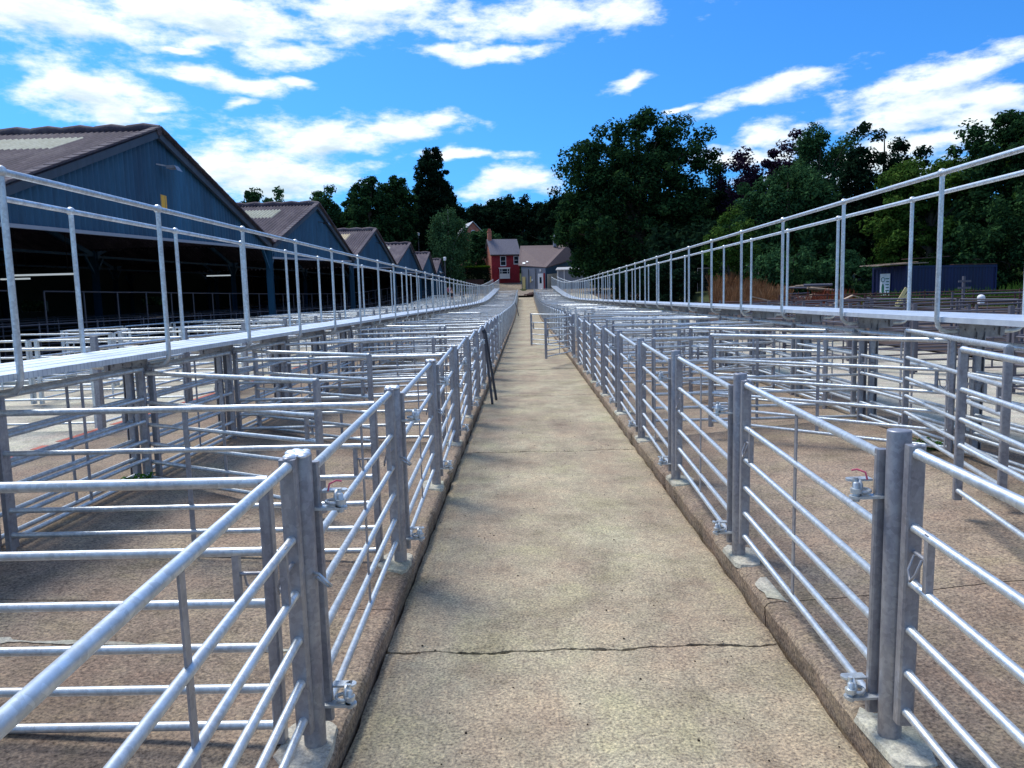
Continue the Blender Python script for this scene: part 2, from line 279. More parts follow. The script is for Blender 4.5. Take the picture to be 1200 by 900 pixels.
# ------------------------------------------------------------------ mesh helpers
class MB:
    def __init__(s): s.v = []; s.f = []; s.sm = []
    def add(s, vs, fs, smooth=False):
        o = len(s.v); s.v.extend([tuple(v) for v in vs])
        for f in fs: s.f.append(tuple(i + o for i in f)); s.sm.append(smooth)
        return s
    def box(s, x0, x1, y0, y1, z0, z1):
        vs = [(x, y, z) for z in (z0, z1) for y in (y0, y1) for x in (x0, x1)]
        return s.add(vs, [(0, 2, 3, 1), (4, 5, 7, 6), (0, 1, 5, 4), (2, 6, 7, 3), (0, 4, 6, 2), (1, 3, 7, 5)])
    def obox(s, p0, p1, w, h, up=(0, 0, 1)):
        """bar from p0 to p1, w across, h along up"""
        p0 = Vector(p0); p1 = Vector(p1); d = (p1 - p0).normalized(); u = Vector(up); r = d.cross(u)
        if r.length < 1e-4: r = d.cross(Vector((1, 0, 0)))
        r.normalize(); u = r.cross(d)
        vs = [p + r * (a * w / 2) + u * (b * h / 2) for p in (p0, p1) for b in (-1, 1) for a in (-1, 1)]
        return s.add(vs, [(0, 2, 3, 1), (4, 5, 7, 6), (0, 1, 5, 4), (2, 6, 7, 3), (0, 4, 6, 2), (1, 3, 7, 5)])
    def bbox(s, x0, x1, y0, y1, z0, z1, b=.004):
        """box with bevelled vertical edges"""
        pts = [(x0 + b, y0), (x1 - b, y0), (x1, y0 + b), (x1, y1 - b), (x1 - b, y1), (x0 + b, y1), (x0, y1 - b), (x0, y0 + b)]
        n = 8; vs = [(x, y, z0) for x, y in pts] + [(x, y, z1) for x, y in pts]
        return s.add(vs, [tuple(range(n - 1, -1, -1)), tuple(range(n, 2 * n))] + [(i, (i + 1) % n, n + (i + 1) % n, n + i) for i in range(n)])
    def tube(s, pts, r, n=12, caps=True):
        """swept tube through pts; r a number or a list"""
        pts = [Vector(p) for p in pts]; m = len(pts); rr = r if isinstance(r, (list, tuple)) else [r] * m
        vs = []; prev = None
        for i, p in enumerate(pts):
            d = (pts[min(i + 1, m - 1)] - pts[max(i - 1, 0)]).normalized()
            if prev is None:
                a = d.cross(Vector((0, 0, 1)))
                if a.length < 1e-3: a = Vector((1, 0, 0))
            else: a = prev - d * prev.dot(d)
            a.normalize(); prev = a; b = d.cross(a)
            for k in range(n):
                t = 2 * math.pi * k / n; vs.append(p + (a * math.cos(t) + b * math.sin(t)) * rr[i])
        fs = [(i * n + k, i * n + (k + 1) % n, (i + 1) * n + (k + 1) % n, (i + 1) * n + k) for i in range(m - 1) for k in range(n)]
        s.add(vs, fs, True)
        if caps: s.add([vs[k] for k in range(n)], [tuple(range(n - 1, -1, -1))]); s.add([vs[(m - 1) * n + k] for k in range(n)], [tuple(range(n))])
        return s
    def ball(s, c, r, n=12, m=7, sz=1.):
        vs = [(c[0], c[1], c[2] - r * sz)]
        for i in range(1, m):
            t = math.pi * i / m - math.pi / 2
            for k in range(n):
                a = 2 * math.pi * k / n; vs.append((c[0] + r * math.cos(t) * math.cos(a), c[1] + r * math.cos(t) * math.sin(a), c[2] + r * sz * math.sin(t)))
        vs.append((c[0], c[1], c[2] + r * sz)); L = len(vs) - 1
        fs = [(0, 1 + (k + 1) % n, 1 + k) for k in range(n)] + [(1 + i * n + k, 1 + i * n + (k + 1) % n, 1 + (i + 1) * n + (k + 1) % n, 1 + (i + 1) * n + k) for i in range(m - 2) for k in range(n)]
        fs += [(1 + (m - 2) * n + k, 1 + (m - 2) * n + (k + 1) % n, L) for k in range(n)]
        return s.add(vs, fs, True)
    def ring(s, c, R, r, axis='z', n=14, m=6):
        pts = []
        for k in range(n + 1):
            a = 2 * math.pi * k / n; u, v = R * math.cos(a), R * math.sin(a)
            pts.append({'z': (c[0] + u, c[1] + v, c[2]), 'y': (c[0] + u, c[1], c[2] + v), 'x': (c[0], c[1] + u, c[2] + v)}[axis])
        return s.tube(pts, r, m, False)
    def profile(s, prof, ys, zf, closed=False):
        """extrude (x,z) profile along y, following zf(y)"""
        n = len(prof); vs = [(x, y, z + zf(y)) for y in ys for x, z in prof]; k = n if closed else n - 1
        return s.add(vs, [(j * n + i, (j + 1) * n + i, (j + 1) * n + (i + 1) % n, j * n + (i + 1) % n) for j in range(len(ys) - 1) for i in range(k)])
    def mesh(s, name):
        me = bpy.data.meshes.new(name); me.from_pydata(s.v, [], s.f)
        me.polygons.foreach_set('use_smooth', s.sm); me.update(); return me
    def build(s, name, mat, parent=None, loc=None):
        o = bpy.data.objects.new(name, s.mesh(name)); COL.objects.link(o)
        for m in (mat if isinstance(mat, (list, tuple)) else [mat]): o.data.materials.append(m)
        if parent is not None: o.parent = parent
        if loc: o.location = loc
        return o
def tag(o, label=None, cat=None, group=None, kind=None):
    for k, v in (('label', label), ('category', cat), ('group', group), ('kind', kind)):
        if v: o[k] = v
    return o
def empty(name, loc=(0, 0, 0), rz=0, label=None, cat=None, group=None):
    o = bpy.data.objects.new(name, None); COL.objects.link(o); o.empty_display_size = .2
    o.location = loc; o.rotation_euler = (0, 0, rz); return tag(o, label, cat, group)
KIDS = {}
def copy_tree(o, parent=None):
    c = o.copy(); COL.objects.link(c); c.parent = parent
    for ch in KIDS.get(o.name) or list(o.children): copy_tree(ch, c)
    return c
ORD = ['nearest', 'second', 'third', 'fourth', 'fifth', 'sixth', 'seventh', 'eighth', 'ninth', 'tenth', 'eleventh', 'twelfth', 'thirteenth', 'fourteenth',
       'fifteenth', 'sixteenth', 'seventeenth', 'eighteenth', 'nineteenth', 'twentieth']

# ------------------------------------------------------------------ levels of the ground
GK = [(-30, 0), (40, 0), (55, .05), (65, .22), (75, .56), (91, 1.25), (103, 1.85), (118, 2.75), (130, 4.05), (150, 6), (200, 11), (320, 22), (600, 30), (900, 34)]
GX = np.array([a for a, b in GK], float); GY = np.array([b for a, b in GK], float)
_d = np.diff(GY) / np.diff(GX); _m = np.zeros(len(GX))
for i in range(1, len(GX) - 1): _m[i] = 0 if _d[i - 1] * _d[i] <= 0 else 2 * _d[i - 1] * _d[i] / (_d[i - 1] + _d[i])
_m[-1] = _d[-1]
def G(y):
    y = min(max(y, GX[0]), GX[-1]); i = min(int(np.searchsorted(GX, y, 'right')) - 1, len(GX) - 2)
    h = GX[i + 1] - GX[i]; t = (y - GX[i]) / h
    return float((2 * t**3 - 3 * t**2 + 1) * GY[i] + (t**3 - 2 * t**2 + t) * h * _m[i] + (-2 * t**3 + 3 * t**2) * GY[i + 1] + (t**3 - t**2) * h * _m[i + 1])
def CR(x):
    if x < -.72: return .05 * min(-x - .72, 2.9)
    if x > 1.22: return .075 * min(x - 1.22, 2.7) + .014 * min(max(x - 6, 0), 18)
    return 0
def F(x, y): return G(y) + CR(x)
def sheet(name, xs, ys, mat, zoff=0, kind='structure', skirt=()):
    m = MB(); nx = len(xs)
    m.add([(x, y, F(x, y) + zoff) for y in ys for x in xs], [(j * nx + i, j * nx + i + 1, (j + 1) * nx + i + 1, (j + 1) * nx + i) for j in range(len(ys) - 1) for i in range(nx - 1)])
    return tag(m.build(name, mat), kind=kind)
YL = [-12 + 2 * i for i in range(25)] + [38 + 2 * i for i in range(50)]
def hill(x, y):
    z = F(x, y)
    if x > 26: z += .10 * min(x - 26, 60)
    if x < -60: z += .04 * (-x - 60)
    z += 1.25 * math.exp(-((x - 16.5) / 5.5) ** 2 - ((y - 63) / 9.0) ** 2)
    return z
# wide ground
gx = [-900, -500, -250, -120, -70, -45, -36.5, -36.4, -20, -8, 0, 8, 13.5, 13.6, 15, 17, 19, 21, 23.5, 26, 30, 40, 60, 90, 150, 300, 500, 900]
gy = [-60, -20, 0, 20, 40, 45, 50, 54, 58, 62, 66, 70, 75, 80, 90, 100, 104, 110, 120, 130, 140, 160, 200, 260, 320, 450, 600, 900, 1500]
m = MB(); nx = len(gx)
m.add([(x, y, hill(x, y) - (.3 if (-36.45 < x < 13.55 and y < 101) else 0)) for y in gy for x in gx],
      [(j * nx + i, j * nx + i + 1, (j + 1) * nx + i + 1, (j + 1) * nx + i) for j in range(len(gy) - 1) for i in range(nx - 1)], True)
tag(m.build('ground', M['grassland']), kind='structure')

def jit(seed, amp, f=1.0):
    r = random.Random(seed); ph = [(r.uniform(0, 6.28), r.uniform(.6, 1.4)) for _ in range(6)]
    def fn(t):
        v = 0
        for i, (p, q) in enumerate(ph): v += math.sin(t * f * q * (2.3 ** i) + p) / (1.55 ** i)
        return v * amp / 2.2
    return fn
JOINTS = [-1.2] + [3.5 + 4.72 * i for i in range(21)]
sheet('soil_bed', [-1.0, 0, 1.6], YL, M['soil'], -.185)
# path slabs: ragged edges, real gaps
m = MB()
LE = jit(1, .007, 9); RE = jit(2, .009, 8)
for s_ in range(len(JOINTS) - 1):
    y0, y1 = JOINTS[s_], JOINTS[s_ + 1]; near = y0 < 14
    nx = 90 if near else 10; ny = 60 if near else 8
    ja = jit(100 + s_, .035 if near else .02, 3.0); jb = jit(101 + s_, .035 if near else .02, 3.0); gp = jit(300 + s_, .010, 11); gq = jit(301 + s_, .010, 11)
    vs = []
    for j in range(ny + 1):
        t = j / ny
        for i in range(nx + 1):
            u = i / nx; ya = y0 + ja(u * 2) + .004 + abs(gp(u * 2)) * 1.5; yb = y1 + jb(u * 2) - .004 - abs(gq(u * 2)) * 1.5
            y = ya + (yb - ya) * t; xl = -.712 + .003 + LE(y); xr = 1.195 - .006 + RE(y)
            x = xl + (xr - xl) * u
            e = min(i, nx - i, j * .6, (ny - j) * .6) if near else 9
            vs.append((x, y, G(y) - .1 - (.006 if e == 0 else 0)))
    fs = [(j * (nx + 1) + i, j * (nx + 1) + i + 1, (j + 1) * (nx + 1) + i + 1, (j + 1) * (nx + 1) + i) for j in range(ny) for i in range(nx)]
    m.add(vs, fs)
    edge = [i for i in range(nx + 1)] + [(j) * (nx + 1) + nx for j in range(1, ny + 1)] + [ny * (nx + 1) + i for i in range(nx - 1, -1, -1)] + [j * (nx + 1) for j in range(ny - 1, 0, -1)]
    k = len(edge); ev = [vs[i] for i in edge]
    m.add(ev + [(x, y, z - .09) for x, y, z in ev], [(i, i + k, (i + 1) % k + k, (i + 1) % k) for i in range(k)])
tag(m.build('path', M['path']), kind='structure')

def pen_floor(name, xe, xo, seed, amp):
    """slabs whose inner edge is the raised kerb beside the path"""
    m = MB(); s = 1 if xo > xe else -1
    E1 = jit(seed, amp, 7); E2 = jit(seed + 1, amp * .5, 33)
    for q in range(len(JOINTS) - 1):
        y0, y1 = JOINTS[q] + .25, JOINTS[q + 1] + .25; near = y0 < 14; ny = 90 if near else 10
        us = [0, .015, .05, .2, .6, 1.2, 1.9, 2.6, abs(xo - xe)]; nq = int((abs(xo - xe) - .2) / .12)
        if near: us = [0, .012, .03, .07] + [.12 + .12 * i for i in range(nq)] + [abs(xo - xe)]
        jn = jit(seed + 10 + q, .018, 4); jf = jit(seed + 11 + q, .018, 4)
        vs = []
        for j in range(ny + 1):
            for i, u in enumerate(us):
                ya = y0 + jn(u) + .005; yb = y1 + jf(u) - .005; y = ya + (yb - ya) * j / ny
                x = xe + s * (u + ((E1(y) + max(0, E2(y) - .35 * amp) * (5 if s > 0 else 2)) if u < .05 else 0))
                dz = -.022 if i == 0 else (-.006 if i == 1 else 0)
                vs.append((x, y, F(x, y) + dz))
        if near:
            cj = random.Random(seed + q)
            for _ in range(7 if s > 0 else 5):
                c0 = cj.randrange(3, ny - 6); dp = cj.uniform(.008, .024)
                for j in range(c0, min(ny, c0 + cj.randrange(1, 5))):
                    for i in range(3): x_, y_, z_ = vs[j * len(us) + i]; vs[j * len(us) + i] = (x_ + s * dp * (1 - i * .35), y_, z_ - dp * (1.0 - i * .4))
        n = len(us); fs = [(j * n + i, j * n + i + 1, (j + 1) * n + i + 1, (j + 1) * n + i) for j in range(ny) for i in range(n - 1)]
        if s < 0: fs = [f[::-1] for f in fs]
        m.add(vs, fs)
        ev = [vs[j * n] for j in range(ny + 1)]; k = len(ev)
        m.add(ev + [(x + s * .012, y, z - .2) for x, y, z in ev], [(i, i + 1, i + k + 1, i + k) if s < 0 else (i, i + k, i + k + 1, i + 1) for i in range(k - 1)])
        for row in (0, ny):
            ev = [vs[row * n + i] for i in range(n)]; m.add(ev + [(x, y, z - .05) for x, y, z in ev], [(i, i + 1, i + n + 1, i + n) for i in range(n - 1)])
    o = m.build(name, M['pen']); return tag(o, kind='structure')
pen_floor('pen_floor_left', -.715, -5.0, 40, .008)
pen_floor('pen_floor_right', 1.205, 4.25, 60, .006)
sheet('crack_bed', [-5.0, -2.5, -.74], YL, M['soil'], -.03)
sheet('crack_bed_right', [1.24, 2.7, 4.25], YL, M['soil'], -.03)
def lin(a, b, n): return [a + (b - a) * i / n for i in range(n + 1)]
sheet('alley_left', [-6.4, -5.0], YL, M['alley'], -.012)
sheet('outer_pen_floor_left', [-11.3, -6.4], YL, M['alley'], .0)
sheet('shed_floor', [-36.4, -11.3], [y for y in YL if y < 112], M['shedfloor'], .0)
sheet('alley_right', [4.25, 8.5], YL, M['alley'], -.012)
sheet('outer_pen_floor_right', [8.5, 10.5, 13.58], YL, M['brownyard'], .02)
sheet('yard_right', lin(13.58, 24, 6), [-12, 0, 10, 20, 30, 40], M['brownyard'], .01)
m = MB()   # forecourt beyond the pens
xs = lin(-22, 22, 8); ys = [100, 103, 108, 113, 118, 124, 130]
m.add([(x, y, hill(x, y) + .03) for y in ys for x in xs], [(j * 9 + i, j * 9 + i + 1, (j + 1) * 9 + i + 1, (j + 1) * 9 + i) for j in range(6) for i in range(8)])
tag(m.build('forecourt', M['yard']), kind='structure')
# pale mortar repair across the left pens, worn red line in the alley
m = MB(); ja = jit(77, .03, 3); 
pts = lin(-3.3, -1.05, 90); w = [max(.004, .022 + ja(p * 3) + (.05 if -2.62 < p < -2.4 else 0) + (.03 if -1.75 < p < -1.35 else 0)) for p in pts]; c = jit(78, .02, 2)
m.add([(x, 3.28 + c(x) - w[i] / 2, F(x, 3.3) + .004) for i, x in enumerate(pts)] + [(x, 3.28 + c(x) + w[i] / 2, F(x, 3.3) + .004) for i, x in enumerate(pts)],
      [(i, i + 1, i + 92, i + 91) for i in range(90)])
tag(m.build('mortar_patch', M['pad']), kind='structure')
m = MB(); lj = jit(79, .02, 2); ys = lin(3, 30, 120)
for i in range(120):
    if random.random() < .75: m.add([(-5.24 + lj(ys[i]), ys[i], F(-4.6, 0) + .004 - .012), (-5.16 + lj(ys[i]), ys[i], F(-4.6, 0) - .008), (-5.16 + lj(ys[i + 1]), ys[i + 1], F(-4.6, 0) - .008), (-5.24 + lj(ys[i + 1]), ys[i + 1], F(-4.6, 0) - .008)], [(0, 1, 2, 3)])
tag(m.build('floor_line', M['redline']), kind='structure')

m = MB(); rr_ = random.Random(31)
pts = [(math.cos(a / 14 * 6.283) * (.085 + rr_.uniform(-.02, .03)), math.sin(a / 14 * 6.283) * (.15 + rr_.uniform(-.03, .04))) for a in range(14)]
m.add([(max(1.222, 1.30 + x), 3.93 + y, F(1.25, 3.9) + .005) for x, y in pts], [tuple(range(14))])
tag(m.build('kerb_patch', M['pad']), kind='structure')
m = MB()
for _ in range(170):
    x, y = rr_.uniform(-.68, 1.17), rr_.uniform(2.3, 11) ; q = rr_.uniform(.002, .0065)
    m.ball((x, y, -.1 + q * .4), q, 5, 3, .6)
tag(m.build('grit', M['soil']), 'scattered dark grit and leaf crumbs on the concrete path', 'grit', kind='stuff')

# ------------------------------------------------------------------ hurdles, gates and posts
RAILS = [.08, .22, .375, .54, .73, .98]
def hurdle_parts(L, root, kind='hurdle', dz=0.):
    """six-rail sheep hurdle along +x from 0 to L, parts under root"""
    g = M['galv']; z = [r + dz for r in RAILS]
    wide = kind == 'gate'
    def stile(x0, x1, y0, y1, z0, z1, tab):
        m = MB(); m.bbox(x0, x1, y0, y1, z0, z1, .006)
        if tab: m.ball((tab, 0, z1), .016, 8, 4, .5)
        return m.build('stile', M['galvpost'], root)
    if wide:
        stile(0, .030, -.019, .019, dz + .03, dz + 1.0, None)
        stile(L - .045, L, -.027, .027, dz + .03, dz + 1.005, L - .03)
        x0, x1 = .030, L - .045
    else:
        stile(0, .04, -.025, .025, dz + .02, dz + .985, .02); stile(L - .04, L, -.025, .025, dz + .02, dz + .985, L - .02); x0, x1 = .04, L - .04
    for i, h in enumerate(z):
        r = (.0172 if i == 5 else .0148) if wide else (.0198 if i == 5 else .0165); m = MB()
        lo, hi = (x0 - .012, x1 + .012) if i < 5 else (x0 - .02, x1 + .03)
        m.tube([(lo, 0, h), (x0 + .006, 0, h), (x0 + .012, 0, h), (x1 - .012, 0, h), (x1 - .006, 0, h), (hi, 0, h)], [r * 1.14, r * 1.14, r, r, r * 1.14, r * 1.14], 14)
        m.build('rail', g, root)
    m = MB(); bx = L * .5
    m.obox((bx, -.0, z[0] - .0), (bx, -.0, z[5]), .006, .03, (1, 0, 0)); m.build('brace', M['galvpost'], root)
    m = MB(); lx = x1 - .10   # sliding latch between the rails
    m.box(lx - .012, lx + .012, -.012, .012, z[3] + .0, z[4] + .012); m.tube([(lx, 0, z[3] + .11), (x1 + .012, 0, z[3] + .11)], .007, 8)
    m.tube([(lx + .02, .012, z[3] + .11), (lx + .02, .03, z[3] + .06), (lx + .045, .035, z[3] + .03), (lx + .07, .03, z[3] + .06), (lx + .07, .012, z[3] + .11)], .005, 6)
    m.build('latch', M['galvpost'], root)
def hurdle_fused(L, kind='hurdle', dz=0., n=6, mat=None):
    m = MB()
    w = .036 if kind == 'gate' else .025
    m.box(0, .036, -.024, .024, dz + .02, dz + .99); m.box(L - .05, L, -w, w, dz + .02, dz + 1.0)
    for i, h in enumerate(RAILS): m.tube([(.036, 0, h + dz), (L - .05, 0, h + dz)], .0185 if i == 5 else .0155, n, False)
    m.box(L * .5 - .013, L * .5 + .013, -.003, .003, dz + .08, dz + .98)
    me = m.mesh('hurdle'); me.materials.append(mat or M['galv']); return me
PROTO = {}
def place_hurdle(name, p0, p1, L, kind, dz, detailed, label, cat, group, n=6, mat=None):
    key = (name, round(L, 2), kind, dz, detailed)
    x0, y0, z0 = p0; x1, y1, z1 = p1
    if detailed:
        if key not in PROTO:
            o = bpy.data.objects.new(name, None); COL.objects.link(o); hurdle_parts(L, o, kind, dz); PROTO[key] = o; KIDS[o.name] = list(o.children)
        else: o = copy_tree(PROTO[key])
    else:
        if key + (mat,) not in PROTO: PROTO[key + (mat,)] = hurdle_fused(L, kind, dz, n, mat)
        o = bpy.data.objects.new(name, PROTO[key + (mat,)]); COL.objects.link(o)
    o.location = p0; h = math.hypot(x1 - x0, y1 - y0)
    o.rotation_euler = (0, -math.atan2(z1 - z0, h), math.atan2(y1 - y0, x1 - x0))
    return tag(o, label, cat, group)
P = 1.9; Y0 = 2.55; NK = 49
def YK(k): return Y0 + P * k
rnd = random.Random(11)
def post_parts(root, side, first):
    H = 1.115 if side > 0 else 1.08; r = .039
    m = MB(); n = 28
    m.tube([(0, 0, -.05), (0, 0, H - .006), (0, 0, H - .0005), (0, 0, H)], [r, r, r * .97, r * .86], n)
    m.build('pole', M['galvpost'], root)
    if side < 0:
        m = MB(); rr = random.Random(3)
        for q in range(16): m.ball((rr.uniform(-.035, .035), rr.uniform(-.075, .025), H + .004), rr.uniform(.014, .026), 9, 5, .45)
        m.build('cap', M['zinc'], root)
        m = MB(); m.tube([(.035, -.02, .66), (.055, -.045, .665), (.085, -.06, .645), (.098, -.05, .625), (.085, -.03, .615), (.06, -.02, .63), (.04, -.01, .64)], .0055, 8); m.build('ring_pin', M['galv'], root)
    # seam strip on the post
    for h in (.165, .90):
        m = MB(); q = -side
        m.box(min(q * .02, q * .125), max(q * .02, q * .125), .022, .062, h - .030, h - .021)          # lug welded to the post
        m.tube([(q * .125, .042, h - .030), (q * .125, .042, h - .021)], .021, 12)
        m.box(min(q * .05, q * .12), max(q * .05, q * .12), .070, .108, h + .022, h + .030)          # lug on the gate stile
        m.tube([(q * .118, .088, h + .022), (q * .118, .088, h + .030)], .020, 12)
        m.tube([(q * .120, .046, h - .042), (q * .120, .046, h + .022), (q * .120, .046, h + .026)], [.012, .012, .008], 10)
        m.tube([(q * .120, .046, h - .012), (q * .120, .046, h + .004)], .020, 12)
        m.tube([(q * .116, .060, h + .040), (q * .116, .060, h + .004), (q * .118, .045, h - .004)], .008, 8)
        m.ring((q * .105, .068, h + .004), .026, .008, 'x', 14, 6)
        m.ring((q * .092, .058, h - .008), .024, .007, 'z', 14, 6)
        m.build('hinge_clamp', M['galv'], root)
    m = MB(); rr = random.Random(5 + side); pts = []
    for q in range(18):
        a = q / 18 * 2 * math.pi; R_ = .125 + rr.uniform(-.02, .03)
        x = math.cos(a) * R_ * 1.15 * (1 if math.cos(a) * side > 0 else .5) ; y = math.sin(a) * R_ * 1.5
        x = max(-.062, x) if side > 0 else min(.066, x); pts.append((x, y))
    m.add([(x, y, -.012) for x, y in pts] + [(x * .93, y * .93, .012) for x, y in pts] + [(0, 0, .022)], [(i, (i + 1) % 18, 18 + (i + 1) % 18, 18 + i) for i in range(18)] + [(18 + i, 18 + (i + 1) % 18, 36) for i in range(18)], False)
    m.build('footing', M['pad'], root)
POSTF = {}
for side in (1, -1):
    m = MB(); m.tube([(0, 0, -.05), (0, 0, 1.115 if side > 0 else 1.045)], .043, 10)
    me = m.mesh('pen_post'); me.materials.append(M['galvpost']); POSTF[side] = me
XP = {1: 1.262, -1: -.79}
SN = {1: 'right', -1: 'left'}
for side in (1, -1):
    proto = None
    for k in range(NK):
        y = YK(k); x = XP[side]; z = F(x, y)
        if k < 11:
            if proto is None:
                o = bpy.data.objects.new('pen_post', None); COL.objects.link(o); post_parts(o, side, True); proto = o; KIDS[o.name] = list(o.children)
            else: o = copy_tree(proto)
            lab = 'galvanised round %s post with hinge clamps, %s along the %s edge of path' % ('gate', ORD[k], SN[side])
        else:
            o = bpy.data.objects.new('pen_post', POSTF[side]); COL.objects.link(o)
            lab = 'distant galvanised gate post in the long row beside the %s edge of path' % SN[side]
        o.location = (x, y, z); o.rotation_euler = (rnd.uniform(-.006, .006), rnd.uniform(-.006, .006), rnd.uniform(-.05, .05))
        tag(o, lab, 'post', 'gate posts along the %s edge of the path' % SN[side])
        if k == 0:   # little plastic tie on the top clamp of the nearest posts
            m = MB(); m.tube([(-side * .075, .06, .93), (-side * .08, .065, .955), (-side * .10, .085, .962), (-side * .118, .09, .958)], .0035, 6)
            m.build('cable_tie', M['red'], o)
        # row gate from post k-1 to post k (far stile is the wide one)
        if side > 0 and k in (9, 11): continue
        ya = y - P + .052; yb = y - .048; xg = x + side * .018
        det = k < 11
        if det: lab = 'six-rail galvanised gate, %s along the %s side of path' % (ORD[k], SN[side])
        else: lab = 'distant galvanised gate in the long row on the %s side of path' % SN[side]
        xn = XP[side] - side * (.036 if k else .06)
        place_hurdle('pen_gate', (xn, ya, F(xg, ya) - .035), (XP[side] + side * .01, yb, F(xg, yb)), 1.8, 'gate', .075, det, lab, 'gate', 'gates along the %s side of the path' % SN[side])
# two gates swung open over the path
def open_gate(a, b, lab):
    place_hurdle('pen_gate', (a[0], a[1], F(1.3, a[1])), (b[0], b[1], F(1.3, b[1])), 1.8, 'gate', .075, True, lab, 'gate', 'gates along the right side of the path')
open_gate((1.22, 19.60), (.46, 17.90), 'nearer of the two galvanised gates swung open over the path')
open_gate((1.20, 21.60), (.18, 23.10), 'farther of the two galvanised gates swung open over the path')

# dividers between the pens
def divider(a, b, L, det, lab, side, dz=0., name='pen_divider'):
    place_hurdle(name, (a[0], a[1], F(*a) * .0 + G(a[1]) + dz), (b[0], b[1], G(b[1]) + dz), L, 'hurdle', 0., det, lab, 'hurdle', 'hurdles dividing the %s pens' % SN[side])
sw = random.Random(23)
for k in range(NK):
    y = YK(k); det = k < 10
    where = '%s across the left pens, counted from the front' % ORD[k] if k < 10 else None
    if k == 2: divider((-3.30, 6.35), (-1.45, 5.30), 2.1, True, 'galvanised hurdle swung diagonally inside the second left pen', -1, .06)
    elif k == 4: divider((-3.25, 10.1), (-1.3, 10.9), 2.1, True, 'galvanised hurdle swung backwards at an angle in the left pens', -1, .06)
    elif sw.random() < .78 or k < 8:
        divider((-3.22, y + .02), (-.90, y + .02), 2.32, det, ('galvanised hurdle standing %s' % where) if where else ('galvanised hurdle across the left pens, %s from the front' % ORD[k] if k < 20 else 'far galvanised hurdle standing across the left pens'), -1, 0.0)
    else:
        t = sw.uniform(-.9, .9); divider((-3.25, y), (-3.25 + 2.1 * math.cos(t), y + 2.1 * math.sin(t)), 2.1, det, ('galvanised hurdle swung open %s' % where) if where else 'far galvanised hurdle swung at an angle in the left pens', -1, .05)
rz = {0: None, 1: ((2.74, 4.78), (2.30, 2.55), .22, 'galvanised hurdle swung lengthwise in the nearest right pen, its stile behind the round post'),
      2: ((3.53, 7.05), (3.05, 4.80), .22, 'galvanised hurdle standing lengthwise near the right walkway, second from camera'),
      3: ((1.92, 7.90), (3.55, 6.28), .17, 'galvanised hurdle running diagonally across the right pens behind the second post')}
for k in range(NK):
    y = YK(k); det = k < 10
    if k in rz:
        if rz[k]: a, b_, dz, lab = rz[k]; divider(a, b_, 2.3, True, lab, 1, dz)
        continue
    if k == 4:
        divider((1.38, 8.27), (3.66, 8.27), 2.3, True, 'galvanised hurdle standing square across the right pens behind the diagonal one', 1, .12)
    elif sw.random() < .75:
        divider((1.38, y), (3.66, y), 2.3, det, ('galvanised hurdle %s across the right pens, counted from the front' % ORD[k]) if det else 'far galvanised hurdle standing across the right pens', 1, .12)
    else:
        t = sw.uniform(-1.1, 1.1); divider((3.6, y), (3.6 - 2.1 * math.cos(t), y + 2.1 * math.sin(t)), 2.1, det, ('galvanised hurdle swung open in the right pens, %s from the front' % ORD[k]) if det else 'far galvanised hurdle swung at an angle in the right pens', 1, .14)

ex = random.Random(77)
for side in (1, -1):
    for k in range(3, 16):
        if side < 0 and ex.random() < .5: continue
        y = YK(k) + (.75 if side > 0 else .6); t = ex.uniform(.15, 1.0) * ex.choice((-1, 1, 1)); x0_ = 3.58 if side > 0 else -3.2; L_ = 1.95
        b_ = (x0_ - side * L_ * math.cos(t), y + L_ * math.sin(t))
        divider((x0_, y), b_, L_, k < 8, 'galvanised hurdle hung open from the %s walkway fence, %s from the front' % (SN[side], ORD[k]), side, .13 if side > 0 else .06, 'inner_gate')
# fence panels in two lines under each walkway
XC = {1: 3.78, -1: -3.40}
for side in (1, -1):
    for k in range(NK):
        for q, o_ in enumerate((-.06, -.17)):
            x = XC[side] + side * o_; y1 = YK(k) - .06; y0 = y1 - P + .13
            inner = o_ < -.1
            z = F(XC[side], YK(k))
            det = k < 8
            nm = 'inner' if inner else 'outer'
            lab = 'galvanised fence panel under the %s walkway, %s line, %s from the front' % (SN[side], nm, ORD[k]) if det else 'far galvanised fence panel under the %s walkway, %s line' % (SN[side], nm)
            place_hurdle('walkway_fence', (x, y0, F(XC[side], y0) - .04), (x, y1, F(XC[side], y1) - .04), 1.77, 'hurdle', 0., det, lab, 'fence panel', 'fence panels under the %s walkway' % SN[side], 5)

